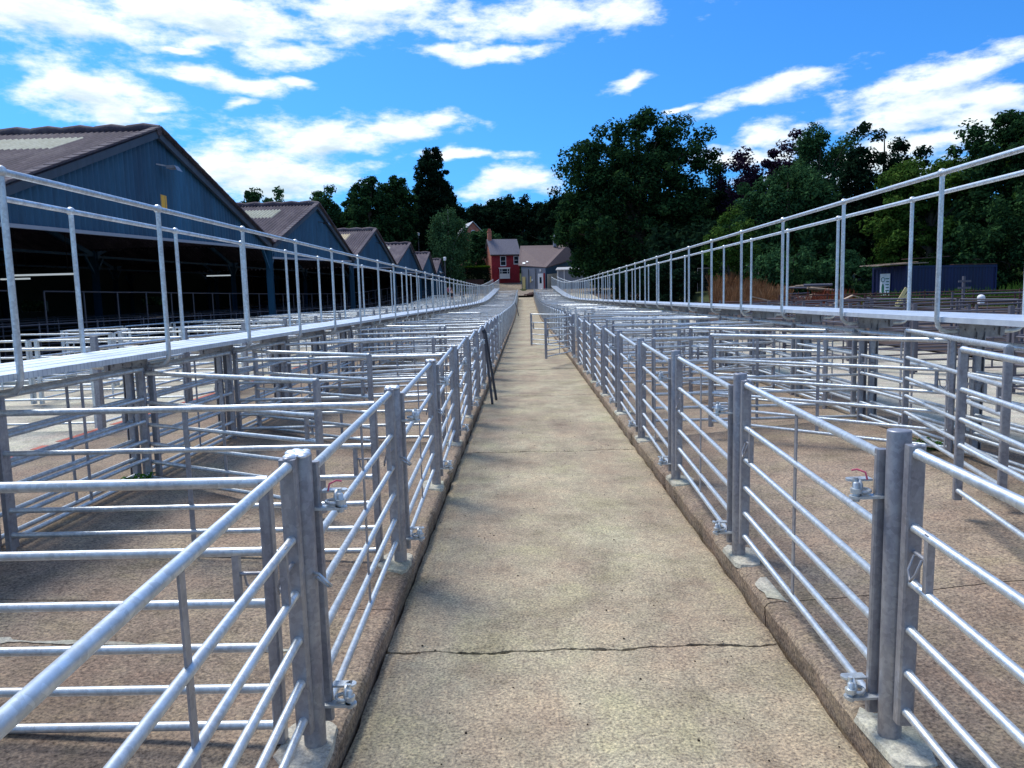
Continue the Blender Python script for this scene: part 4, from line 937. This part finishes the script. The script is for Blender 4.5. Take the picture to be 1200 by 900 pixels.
# unbroken undergrowth behind the right-hand trees and over the far hillside
g = np.random.default_rng(5)
C_ = []; R_ = []
for _ in range(520):
    x = g.uniform(14, 62); y = 80 + g.uniform(-3, 14) - max(0, x - 30) * .45; C_.append((x, y, hill(x, y) + g.uniform(0, 6.5))); R_.append(g.uniform(1.0, 1.9))
me = leaves_mesh('undergrowth', C_, R_, 80, .32, 6); me.materials.append(M['leaf_dark'])
o = bpy.data.objects.new('undergrowth', me); COL.objects.link(o); tag(o, 'dense dark undergrowth behind the right-hand trees', 'undergrowth', kind='stuff')
C_ = []; R_ = []
for _ in range(1300):
    x = g.uniform(-110, 90); y = g.uniform(150, 215); C_.append((x, y, hill(x, y) + g.uniform(-.5, 5.5) + (3 if y > 185 else 0))); R_.append(g.uniform(1.6, 2.8))
me = leaves_mesh('far_wood', C_, R_, 60, .6, 7); me.materials.append(M['leaf_dark'])
o = bpy.data.objects.new('far_wood', me); COL.objects.link(o); tag(o, 'dark mass of woodland covering the far hillside', 'wood', kind='stuff')
C_ = []; R_ = []
for _ in range(1000):
    x = -39 - g.uniform(0, 9); y = g.uniform(20, 150); C_.append((x, y, G(y) + g.uniform(-.3, 4.6))); R_.append(g.uniform(.8, 1.7))
me = leaves_mesh('shelter_belt', C_, R_, 70, .3, 17); me.materials.append(M['leaf_dark'])
o = bpy.data.objects.new('shelter_belt', me); COL.objects.link(o); tag(o, 'green shelter belt seen through openings behind the sheds', 'shelter belt', kind='stuff')
# clipped hedge left of the cottage
root = empty('hedge', (-9.2, 125, hill(-9, 125)), 0, 'clipped hedge with sunlit green top left of the brick cottage', 'hedge')
C_ = [(a, b_, c_) for a in np.linspace(-5, 3.6, 26) for b_ in (-.5, .3) for c_ in np.linspace(.2, 2.75, 7)]
me = leaves_mesh('hedge_body', C_, [.42] * len(C_), 60, .09, 8); me.materials.append(M['leaf_dark']); o = bpy.data.objects.new('foliage', me); COL.objects.link(o); o.parent = root  # shade on the hedge front put into a darker leaf colour
C_ = [(a, b_, 3.0) for a in np.linspace(-5, 3.6, 40) for b_ in (-.5, 0, .4)]
me = leaves_mesh('hedge_top', C_, [.3] * len(C_), 60, .08, 9, squash=(1, 1, .6)); me.materials.append(M['leaf_hedge_lit']); o = bpy.data.objects.new('sunlit_top', me); COL.objects.link(o); o.parent = root  # sunlight on the hedge top put into a brighter leaf colour
# dry grass and docks on the right
def blades(name, label, x0, x1, y0, y1, n, h, mat, seed):
    g = np.random.default_rng(seed); x = g.uniform(x0, x1, n); y = g.uniform(y0, y1, n)
    if mat == 'dry': kk = (x / y > .245) & (x / y < .345); x = x[kk]; y = y[kk]; n = len(x)
    hh = h * g.uniform(.25, 1.1, n) * (.75 + .35 * np.sin(x * 1.7 + np.sin(y) * 2)) + .1; a = g.uniform(0, 6.28, n); w = .016
    lx, ly = g.normal(0, .18, n) * hh, g.normal(0, .18, n) * hh; z = np.array([hill(p, q) for p, q in zip(x, y)])
    V = np.stack([np.stack([x - np.cos(a) * w, y - np.sin(a) * w, z], 1), np.stack([x + np.cos(a) * w, y + np.sin(a) * w, z], 1), np.stack([x + lx + np.cos(a) * w * .8, y + ly + np.sin(a) * w * .8, z + hh], 1), np.stack([x + lx - np.cos(a) * w * .8, y + ly - np.sin(a) * w * .8, z + hh * .95], 1)], 1).reshape(-1, 3)
    me = bpy.data.meshes.new(name); me.vertices.add(4 * n); me.vertices.foreach_set('co', V.astype(np.float32).ravel()); me.loops.add(4 * n); me.loops.foreach_set('vertex_index', np.arange(4 * n, dtype=np.int32)); me.polygons.add(n)
    me.polygons.foreach_set('loop_start', np.arange(0, 4 * n, 4, dtype=np.int32)); me.polygons.foreach_set('loop_total', np.full(n, 4, np.int32)); me.update(calc_edges=True); me.materials.append(M[mat])
    o = bpy.data.objects.new(name, me); COL.objects.link(o); tag(o, label, 'grass', kind='stuff')
blades('dry_grass', 'tall dry reddish grass and weeds on waste ground', 12.0, 19.8, 44, 68, 26000, 1.25, 'dry', 1)
blades('dock_plants', 'rusty red dock plants beside the scrap heap', 15.8, 19.2, 41, 46, 1300, 1.0, 'redleaf', 2)
blades('green_weeds', 'green weeds growing behind the rusty fence', 17, 30, 40, 48, 5000, .8, 'leaf_green', 3)

# ------------------------------------------------------------------ brick cottage
def wall_obj(root, pts, mat, name='wall'):
    m = MB(); m.add(pts, [tuple(range(len(pts)))]); return m.build(name, mat, root)
def cottage():
    rz_ = rad(14); x0, y0 = -5.24, 127.6; W_, D_ = 4.75, 5.0; zb = hill(x0, y0) - .5
    root = empty('brick_cottage', (x0, y0, 0), rz_, 'small red brick two-storey cottage with slate roof at the end of path', 'house')
    ze, zr = 8.62, 11.35
    m = MB(); m.box(0, W_, 0, .2, zb, ze); m.build('front_wall', M['brick'], root)
    m = MB(); m.box(0, W_, D_ - .2, D_, zb, ze); m.build('rear_wall', M['brick'], root)
    m = MB(); 
    for xx in (-.02, W_ - .2):
        m.add([(xx, 0.2, zb), (xx, D_ - .2, zb), (xx, D_ - .2, ze), (xx, D_ / 2, zr - .12), (xx, .2, ze)] + [(xx + .22, 0.2, zb), (xx + .22, D_ - .2, zb), (xx + .22, D_ - .2, ze), (xx + .22, D_ / 2, zr - .12), (xx + .22, .2, ze)],
              [(4, 3, 2, 1, 0), (5, 6, 7, 8, 9), (0, 5, 9, 4), (4, 9, 8, 3), (3, 8, 7, 2), (1, 2, 7, 6), (0, 1, 6, 5)])
    m.build('gable_wall', M['brick2'], root)  # sunlit side painted in: brighter brick than the front wall
    m = MB()
    for y_a, y_b in ((-.3, D_ / 2), (D_ + .3, D_ / 2)): m.obox((W_ / 2, y_a, ze - .1 ), (W_ / 2, y_b, zr), W_ + .5, .12)
    rf = m.build('roof', M['slate'], root)
    m = MB(); m.box(-.05, .55, D_ / 2 - .3, D_ / 2 + .3, zr - .8, zr + 1.45); m.box(-.1, .6, D_ / 2 - .36, D_ / 2 + .36, zr + 1.2, zr + 1.32)
    for q in (0, 1): m.tube([(.12 + .26 * q, D_ / 2, zr + 1.45), (.12 + .26 * q, D_ / 2, zr + 1.8)], .1, 10)
    m.build('chimney', M['brick2'], rf)
    m = MB(); m.obox((-.2, -.36, ze - .02), (W_ + .2, -.36, ze - .02), .12, .1); m.build('gutter', M['dark'], rf)
    def window(xa, xb, za, zb_, bay=0, bars=()):
        y = -bay
        m = MB(); t = .09
        m.box(xa, xb, y - .06, y, za, za + t * 1.5); m.box(xa, xb, y - .06, y, zb_ - t, zb_); m.box(xa, xa + t, y - .055, y, za, zb_); m.box(xb - t, xb, y - .055, y, za, zb_); m.box(xa, xb, y - .045, y, (za + zb_) / 2 - .03, (za + zb_) / 2 + .03)
        for bxx in bars: m.box(bxx - .05, bxx + .05, y - .05, y, za, zb_)
        if bay: m.box(xa, xb, -bay, 0, za - .7, za + .02); m.box(xa - .08, xb + .08, -bay - .08, 0, zb_ - .02, zb_ + .15)
        w = m.build('window', M['white'], root); m = MB(); m.box(xa + .05, xb - .05, y - .025, y - .02, za + .05, zb_ - .05); m.build('pane', M['glass'], w)
    window(1.45, 2.45, 6.75, 8.4); window(3.75, 4.65, 7.0, 8.4)
    window(1.2, 2.95, 5.35, 6.35, .45, (1.6, 2.55))
    return root
cottage()
# barn to its right
root = empty('barn', (3.35, 113, 0), 0, 'blue-sided barn with brown hipped roof and grey doors beside the cottage', 'barn')
def LB(p): return (p[0] - 3.35, p[1] - 113, p[2])
A_, B_, V_, R2, L2 = (-.75, 117.4, 6.38), (3.38, 113, 5.83), (7.95, 123, 7.3), (7.28, 125, 9.76), (-.4, 125, 9.83)
m = MB(); pr = [LB(p) for p in (A_, B_, V_, R2, L2)]; back = [LB((3.5, 131, 7)), LB((9.5, 130, 7))]
vs = pr + back; vs2 = [(x, y, z - .12) for x, y, z in vs]
fs = [(0, 1, 3, 4), (1, 2, 3), (4, 3, 6, 5), (3, 2, 6)]
m.add(vs + vs2, fs + [tuple(i + 7 for i in f[::-1]) for f in fs] + [(1, 0, 7, 8), (2, 1, 8, 9)])
rf = m.build('roof', M['tile'], root)
m = MB(); m.tube([LB((5.2, 124.2, 9.5)), LB((5.2, 124.2, 11.0))], [.3, .26], 8); m.ball(LB((5.2, 124.2, 11.05)), .34, 8, 6); m.build('chimney', M['grey'], rf)
for (x, y, z, w) in ((1.1, 117.8, 6.88, .6), (2.9, 118.3, 7.53, .4)):
    m = MB(); q = Vector(LB((x, y, z))); ux = Vector(LB(B_)) - Vector(LB(A_)); ux.normalize(); uy = (Vector(LB(L2)) - Vector(LB(A_))); uy.normalize(); nn_ = ux.cross(uy)
    q = Vector(LB(A_)) + ux * ((q - Vector(LB(A_))).dot(ux)) + uy * ((q - Vector(LB(A_))).dot(uy)) + nn_ * .04
    m.add([q, q + ux * w, q + ux * w + uy * w * 1.1, q + uy * w * 1.1], [(0, 1, 2, 3)]); m.build('skylight', M['white'], rf)
def quadwall(p, q, z0, z1, zq1, mat, name, off=0., parent=None):
    """vertical slab from p to q (x,y), bottom z0, tops z1 and zq1, set off towards the camera"""
    p = Vector((*p, 0)); q = Vector((*q, 0)); d = (q - p).normalized(); n_ = Vector((d.y, -d.x, 0)); p = p + n_ * off; q = q + n_ * off; th = -.08
    c = [p, q, q + n_ * th, p + n_ * th]; zt = [z1, zq1, zq1, z1]
    m = MB(); m.add([LB((v.x, v.y, z0)) for v in c] + [LB((v.x, v.y, zt[i])) for i, v in enumerate(c)], [(0, 1, 5, 4), (1, 2, 6, 5), (2, 3, 7, 6), (3, 0, 4, 7), (4, 5, 6, 7), (3, 2, 1, 0)])
    return m.build(name, mat, parent or root)
def AB(t, A=(-.3, 117.15), B=(3.3, 113.2)): return (A[0] + (B[0] - A[0]) * t, A[1] + (B[1] - A[1]) * t)
quadwall(AB(0), AB(1), 2.3, 6.15, 5.72, M['grey'], 'front_wall')
dr = quadwall(AB(.02), AB(.62), 2.55, 5.9, 5.75, M['grey'], 'double_door', .12)
m = MB(); 
for t in (.05, .33, .34, .61): p = AB(t); m.obox(LB((p[0] - .12, p[1] - .14, 2.7)), LB((p[0] - .12, p[1] - .14, 5.7)), .05, .05)
m.build('batten', M['dark'], dr)
quadwall(AB(.40), AB(.44), 3.7, 4.6, 4.6, M['hazard'], 'notice', .22); quadwall(AB(.46), AB(.51), 3.9, 4.2, 4.2, M['white'], 'notice', .22)
quadwall(AB(.08), AB(.2), 2.7, 4.6, 4.6, M['hazard'], 'yellow_panel', .24)
dd = quadwall(AB(.71), AB(.92), 2.4, 4.95, 4.95, M['white'], 'door', .14); quadwall(AB(.78), AB(.86), 3.5, 4.4, 4.4, M['glass'], 'pane', .16, dd)
quadwall(AB(.93), AB(.98), 2.3, 5.0, 5.0, M['brick'], 'frame', .12)
lm = quadwall(AB(.79), AB(.85), 5.25, 5.6, 5.6, M['white'], 'lamp', .2)
quadwall((3.35, 113.15), (7.8, 123), 2.3, 5.72, 7.2, M['bluesteel'], 'side_wall')
quadwall((3.5, 113.2), (5.2, 117), 2.3, 4.8, 5.0, M['cream'], 'plinth_wall', .1)
# small grey sheds right of the barn
def small_shed(x, y, w, d, h, rz_, lab, wallm, roofm):
    z = hill(x, y); r = empty('small_shed', (x, y, z), rz_, lab, 'shed')
    m = MB(); n = int(w / .12)
    vs = []
    for j in range(n + 1): a = w * j / n; vs += [(a, .02 * (j % 2), -.3), (a, .02 * (j % 2), h)]
    m.add(vs, [(2 * j, 2 * j + 2, 2 * j + 3, 2 * j + 1) for j in range(n)]); m.box(0, w, .05, d, -.3, h - .02); m.build('wall', wallm, r)
    m = MB(); m.obox((w / 2, -.25, h + .02), (w / 2, d + .2, h + .5), w + .5, .12); m.build('roof', roofm, r)
    m = MB(); m.box(-.06, .12, -.06, -.0, -.3, h); m.box(.9, 1.05, -.06, -.0, -.3, h); m.build('corner_post', M['white'], r); return r
small_shed(5.0, 112, 4.6, 3.5, 2.75, rad(-6), 'small pale grey lean-to shed under the huge oak', M['grey'], M['lead'])
small_shed(10.2, 110, 5.5, 3.5, 2.2, rad(-10), 'low dark shed in the shade under the huge oak', M['bluesteel'], M['fascia'])
# gabled house behind the last sheds, and the house up the hill
def plain_house(x, y, z, w, d, he, hr, rz_, lab, wallm, roofm, trim=None):
    r = empty('gabled_house', (x, y, z), rz_, lab, 'house'); 
    m = MB(); m.add([(0, 0, -5), (w, 0, -5), (w, 0, he), (w / 2, 0, hr), (0, 0, he), (0, d, -5), (w, d, -5), (w, d, he), (w / 2, d, hr), (0, d, he)], [(0, 1, 2, 3, 4), (9, 8, 7, 6, 5), (0, 4, 9, 5), (1, 6, 7, 2)]); m.build('wall', wallm, r)
    m = MB()
    for s in (0, 1):
        xe = -.3 if s == 0 else w + .3; m.add([(xe, -.3, he - .15), (w / 2, -.3, hr + .1), (w / 2, d + .3, hr + .1), (xe, d + .3, he - .15), (xe, -.3, he - .03), (w / 2, -.3, hr + .22), (w / 2, d + .3, hr + .22), (xe, d + .3, he - .03)], [(0, 1, 2, 3), (7, 6, 5, 4), (0, 4, 5, 1), (0, 3, 7, 4)])
    m.build('roof', roofm, r)
    if trim:
        m = MB()
        for s in (0, 1): m.obox((-.3 if s == 0 else w + .3, -.36, he - .1), (w / 2, -.36, hr + .15), .08, .28)
        m.build('bargeboard', trim, r)
    m = MB(); m.tube([(w / 2, -.06, he + (hr - he) * .3), (w / 2, -.02, he + (hr - he) * .3)], .42, 12); wn = m.build('window', M['white'], r)
    m = MB(); m.tube([(w / 2, -.09, he + (hr - he) * .3), (w / 2, -.062, he + (hr - he) * .3)], .3, 12); m.build('pane', M['glass'], wn)
    return r
plain_house(-20.8, 134, 4.5, 5.2, 7, 5.4, 7.7, 0, 'house gable with white bargeboards behind the farther sheds', M['brick2'], M['slate'], M['white'])
plain_house(-12.3, 152, 10.2, 5.2, 6, 3.6, 6.3, rad(18), 'brick house with pale hipped roof high among hillside trees', M['brick2'], M['lead'], None)
# white fascia end building by the last shed
m = MB(); root = empty('site_office', (-11.3, 104.5, G(104)), 0, 'narrow building with white arched fascia at the end of the shed row', 'building')
m.box(-3, 0, -.0, 6, -.5, 3.2); m.build('wall', M['blue'], root)
m = MB(); m.tube([(-3.1, -.1, 3.1), (-1.5, -.1, 4.1), (.1, -.1, 3.2)], .12, 8); m.build('fascia', M['white'], root)
m = MB(); m.add([(-3.1, -.1, 3.2), (-1.5, -.1, 4.15), (.1, -.1, 3.25), (-3.1, 6.2, 3.2), (-1.5, 6.2, 4.15), (.1, 6.2, 3.25)], [(0, 1, 4, 3), (1, 2, 5, 4)]); m.build('roof', M['lead'], root)
# lamp posts
def lamp_post(x, y, h, lab):
    r = empty('lamp_post', (x, y, hill(x, y)), 0, lab, 'lamp post'); m = MB(); m.tube([(0, 0, -.2), (0, 0, h * .5), (0, 0, h)], [.09, .07, .05], 8); m.build('column', M['dullgalv'], r)
    m = MB(); m.tube([(0, 0, h), (0, 0, h + .35)], [.16, .2], 10); m.ball((0, 0, h + .38), .2, 10, 6, .5); m.build('lamp_head', M['white'], r)
lamp_post(-10.3, 100.6, 4.7, 'slim lamp post standing in front of the weeping birch')
lamp_post(-16.3, 120, 8.4, 'tall lamp post behind the farther sheds beside the white-edged gable')
# low brown wall and heap at the far end of the path
m = MB(); gg = random.Random(4)
for q in range(60):
    a, r_ = gg.uniform(0, 6.28), gg.random() ** .7; m.ball((math.cos(a) * 1.5 * r_, math.sin(a) * .8 * r_, .25 * (1 - r_)), gg.uniform(.1, .28), 6, 4, .7)
tag(m.build('rubble_heap', M['rust'], loc=(1.4, 100.8, G(100.8) + .05)), 'low brown heap of rubble where the path ends', 'heap')
m = MB(); m.box(-13, -6.4, 121.5, 121.8, 2.2, 4.5); tag(m.build('brick_wall', M['rust']), 'low dark brick wall in front of the clipped hedge', 'wall')

# ------------------------------------------------------------------ right-hand yard
ang = math.atan2(3.2, 7.8); ca, sa = math.cos(ang), math.sin(ang)
root = empty('shipping_container', (23.5, 47.3, hill(23.5, 47.3) + .05), ang, 'dark blue shipping container with green-and-white sign on its lit end', 'container')
Lc, Wc, Hc = 7.9, 2.5, 2.35
def corr(p, q, z0, z1, pitch=.28, dp=.035):
    p = Vector(p); q = Vector(q); L_ = (q - p).length; d = (q - p) / L_; n_ = Vector((d.y, -d.x, 0)); vs = []; s = 0; prof = [(0, 0), (.3, 0), (.45, 1), (.75, 1), (.9, 0)]
    while s < L_ - .01:
        for a, b2 in prof:
            t = min(s + a * pitch, L_); v = p + d * t - n_ * dp * b2; vs += [(v.x, v.y, z0), (v.x, v.y, z1)]
        s += pitch
    return vs, [(2 * j, 2 * j + 2, 2 * j + 3, 2 * j + 1) for j in range(len(vs) // 2 - 1)]
m = MB()
for a, b2 in (((0, 0, 0), (Lc, 0, 0)), ((Lc, 0, 0), (Lc, Wc, 0)), ((Lc, Wc, 0), (0, Wc, 0)), ((0, Wc, 0), (0, 0, 0))): m.add(*corr(a, b2, .12, Hc - .12))
m.add([(0, 0, Hc - .06), (Lc, 0, Hc - .06), (Lc, Wc, Hc - .06), (0, Wc, Hc - .06)], [(0, 1, 2, 3)]); m.build('body', M['container'], root)
m = MB()
for x in (-.04, Lc - .1):
    for y in (-.04, Wc - .1): m.box(x, x + .14, y, y + .14, 0, Hc)
for y in (-.03, Wc - .09): m.box(.1, Lc - .1, y, y + .12, 0, .14); m.box(.1, Lc - .1, y, y + .12, Hc - .14, Hc)
for x in (-.03, Lc - .09): m.box(x, x + .12, .1, Wc - .1, 0, .14); m.box(x, x + .12, .1, Wc - .1, Hc - .14, Hc)
m.build('frame', M['container'], root)
sg = MB(); sg.box(-.09, -.07, 1.10, 1.86, .32, 1.92); sg = sg.build('sign', M['white'], root)
m = MB(); n = 16; m.add([(-.094, 1.63 + .11 * math.cos(6.283 * k / n), .95 + .36 * math.sin(6.283 * k / n)) for k in range(n)], [tuple(range(n))]); m.ring((-.094, 1.63, 1.55), .14, .02, 'x', 14, 5); m.build('emblem', M['green'], sg)
m = MB()
for k in range(7): m.box(-.096, -.092, 1.16, 1.44 - .05 * (k % 2), .46 + k * .185, .52 + k * .185)
m.build('print', M['green'], sg)
def on_c(x, y, z): return (23.5 + x * ca - y * sa, 47.3 + x * sa + y * ca, hill(23.5, 47.3) + .05 + z)
rr = random.Random(8)
for q in range(9):
    y = .1 + q * .28; m = MB(); m.obox(on_c(-1.2 + rr.uniform(-.3, .2), y, Hc + .04 + rr.uniform(0, .05)), on_c(2.2 + rr.uniform(-.4, .3), y + rr.uniform(-.1, .1), Hc + .16 + rr.uniform(0, .12)), .24, .04)
    tag(m.build('plank', M['wood']), 'brown weathered plank over the sign end of blue container, ' + ['nearest camera', 'second', 'third', 'fourth', 'middle', 'sixth', 'seventh', 'eighth', 'rearmost'][q], 'plank', 'planks on the container roof')
m = MB(); m.obox(on_c(.3, .2, Hc + .42), on_c(3.4, .2, Hc + .55), .9, .05); tag(m.build('roof_sheet', M['rust']), 'flat rusty sheet lying on top of the planks on the container', 'sheet')
m = MB(); m.obox(on_c(4.0, 0.1, Hc + .04), on_c(7.9, 0.1, Hc + .06), .3, .05); tag(m.build('roof_sheet', M['rust']), 'long thin rusty strip along the container roof edge', 'sheet')
# rusty rail fences in front
for j, (p, zs, lab) in enumerate([(((8.6, 33.5), (14.2, 32.4)), [.35, .62, .88], 'rusty rail fence left part in front of dry grass'), (((14.4, 32.4), (20.3, 31.8)), [.3, .6, .9], 'rusty rail fence middle part below the blue container'),
     (((20.5, 31.8), (27, 31.5)), [.3, .6, .92], 'rusty rail fence right part below the blue container'), (((12.5, 37.5), (24, 37)), [.4, .7, 1.0], 'second rusty rail fence farther back by the container'),
     (((15.5, 27.8), (23, 27.2)), [.35, .65, .95], 'front rusty rail fence beneath the wooden signpost'), (((9, 40), (15, 41)), [.4, .8], 'low rusty rail fence by the loose planks')]):
    pipe_fence('rail_fence', p, zs, max(zs) + .08, M['rust'] if j != 4 else M['dullgalv'], .03, lab, 'fence', 'rail fences in the right-hand yard', step=2.2)
root = empty('signpost', (16.0, 28, F(16, 28)), rad(8), 'post with two small crossboards in front of the blue container', 'signpost')
m = MB(); m.box(-.04, .04, -.04, .04, -.1, 1.58); m.build('post', M['dullgalv'], root)
for z in (1.12, 1.36): m = MB(); m.box(-.25, .25, -.07, -.042, z, z + .075); m.build('board', M['dullgalv'], root)
m = MB(); m.ball((0, 0, .14), .13, 10, 7, .9); m.box(-.08, .08, -.08, .08, -.06, .06); tag(m.build('white_drum', M['white'], loc=(16.3, 27.4, F(16.3, 27.4) + .65)), 'small white container sitting on the rail beside the signpost', 'drum')
for q, (a, b2) in enumerate([((14.95, 30.8, .85), (15.35, 30.8, 1.55)), ((14.9, 30.7, .8), (15.5, 30.8, 1.35)), ((15.45, 30.8, .75), (15.3, 30.8, 1.2))]):
    m = MB(); m.obox(a, b2, .14, .03, (0, 1, 0)); tag(m.build('yellow_board', M['hazard']), ['upright', 'slanting', 'short'][q] + ' yellow board propped on the rusty rails below the container', 'board', 'yellow boards on the rusty rails')
# scrap heap, loose planks, mesh panels
rr = random.Random(12)
for q in range(14):
    m = MB(); x = rr.uniform(16.2, 19.2); y = rr.uniform(45.5, 48); a = rr.uniform(-.5, .5); l = rr.uniform(1, 2.2); z = hill(x, y) + .9 + rr.uniform(-.3, .55); m.tube([(x - l / 2, y, z), (x + l / 2, y + l * a, z + rr.uniform(-.2, .2))], rr.uniform(.04, .09), 8)
    tag(m.build('log', M['dullgalv'] if q % 3 else M['wood']), 'grey length of timber in the scrap heap beside the dry grass', 'log', 'logs in the scrap heap')
m = MB()
for q in range(80):
    a, r_ = rr.uniform(0, 6.28), rr.random() ** .6; m.ball((math.cos(a) * 2 * r_, math.sin(a) * 1.4 * r_, .8 * (1 - r_)), rr.uniform(.15, .4), 7, 5, .7)
tag(m.build('spoil_heap', M['yard'], loc=(17.7, 46.9, hill(17.7, 46.9))), 'heap of earth and rubble under the grey timbers', 'heap')
for q, (a, b2) in enumerate([((11.2, 37.5, 1.3), (13.2, 37, .75)), ((14.4, 36, .8), (15.6, 36.4, 1.25)), ((15.6, 36.4, 1.25), (16.8, 36.2, .85)), ((13, 36.5, .7), (15, 37.2, .85))]):
    m = MB(); m.obox(a, b2, .16, .05); tag(m.build('loose_plank', M['wood']), 'pale loose plank ' + ['sloping down at the left behind the walkway', 'tilted up to a peak behind the rusty fence', 'tilted down from a peak behind the rusty fence', 'lying flat behind the rusty fence'][q], 'plank', 'loose planks behind the rusty fence')
for q in range(3):
    x0 = 15.0 + q * 2.6; y0 = 66; z = hill(x0, y0); r = empty('mesh_panel', (x0, y0, z), 0, ['left', 'middle', 'right'][q] + ' of the temporary mesh fence panels behind the dry grass', 'fence panel', 'temporary mesh fence panels')
    m = MB(); m.tube([(0, 0, 0), (0, 0, 2), (2.4, 0, 2), (2.4, 0, 0)], .03, 6); m.build('frame', M['dullgalv'], r)
    m = MB()
    for s in range(11): m.obox((.2 * (s + 1), 0, .1), (.2 * (s + 1), 0, 2), .01, .01)
    for s in range(8): m.obox((0, 0, .25 * s + .1), (2.4, 0, .25 * s + .1), .01, .01)
    m.build('mesh', M['dullgalv'], r)

# ------------------------------------------------------------------ people in the far alley
def person(x, y, rz_, cloth, lab, lean=0.):
    z = F(x, y); root = empty('person', (x, y, z), rz_, lab, 'person')
    def skin(name, joints, edges, mat, sub=2):
        me = bpy.data.meshes.new(name); me.from_pydata([j[:3] for j in joints], edges, []); o = bpy.data.objects.new(name, me); COL.objects.link(o); o.parent = root
        md = o.modifiers.new('skin', 'SKIN'); me.skin_vertices[0].data[0].use_root = True
        for i, j in enumerate(joints): me.skin_vertices[0].data[i].radius = (j[3], j[4] if len(j) > 4 else j[3])
        md.use_smooth_shade = True; s = o.modifiers.new('sub', 'SUBSURF'); s.levels = s.render_levels = sub; me.materials.append(mat); return o
    l = lean
    J = [(0, 0, .95, .14, .10), (0, -l * .3, 1.2, .13, .10), (0, -l, 1.42, .15, .10), (0, -l, 1.53, .055), (0, -l - .01, 1.64, .085, .10), (0, -l - .01, 1.73, .07, .08),
         (.1, 0, .85, .09), (.11, -.03, .48, .06), (.11, .02, .09, .04), (.12, -.13, .04, .035), (-.1, 0, .85, .09), (-.11, -.02, .48, .06), (-.12, .06, .09, .04), (-.13, -.09, .04, .035),
         (.19, -l, 1.4, .05), (.25, -l, 1.13, .04), (.22, -l - .12, .9, .03), (-.19, -l, 1.4, .05), (-.25, -l, 1.13, .04), (-.22, -l - .12, .9, .03)]
    Ed = [(0, 1), (1, 2), (2, 3), (3, 4), (4, 5), (0, 6), (6, 7), (7, 8), (8, 9), (0, 10), (10, 11), (11, 12), (12, 13), (2, 14), (14, 15), (15, 16), (2, 17), (17, 18), (18, 19)]
    skin('body', J, Ed, M['skin'])
    k = 1.22
    skin('coat', [(0, 0, .9, .16, .125), (0, -l * .3, 1.2, .155, .125), (0, -l, 1.42, .165, .12), (.2, -l, 1.4, .065), (.255, -l, 1.13, .055), (.225, -l - .1, .95, .045), (-.2, -l, 1.4, .065), (-.255, -l, 1.13, .055), (-.225, -l - .1, .95, .045)],
         [(0, 1), (1, 2), (2, 3), (3, 4), (4, 5), (2, 6), (6, 7), (7, 8)], cloth)
    skin('trousers', [(0, 0, .93, .155, .12), (.1, 0, .83, .105), (.11, -.03, .48, .078), (.11, .02, .10, .06), (-.1, 0, .83, .105), (-.11, -.02, .48, .078), (-.12, .06, .10, .06)], [(0, 1), (1, 2), (2, 3), (0, 4), (4, 5), (5, 6)], M['cloth_dark'])
    m = MB(); m.ball((0, -l + .025, 1.70), .108, 12, 8, .95); m.build('hair', M['hair'], root)
    m = MB(); m.ball((.032, -l - .095, 1.665), .012, 6, 4); m.ball((-.032, -l - .095, 1.665), .012, 6, 4); m.build('eyes', M['dark'], root)
    m = MB(); m.ball((0, -l - .112, 1.635), .016, 6, 4); m.build('nose', M['skin'], root)
person(-7.4, 78, rad(20), M['cloth_dark'], 'person in dark coat standing in the far left alley, nearer of the pair')
person(-6.4, 79.5, rad(-60), M['cloth_dark'], 'person in dark clothes beside the other near far end of left walkway', .12)
person(-9.0, 92, rad(10), M['cloth_pink'], 'person in pink top standing in the distance by the last sheds')

# ------------------------------------------------------------------ render defaults
SC.render.engine = 'CYCLES'; SC.render.resolution_x = 1024; SC.render.resolution_y = 768
SC.cycles.max_bounces = 6; SC.cycles.transparent_max_bounces = 6
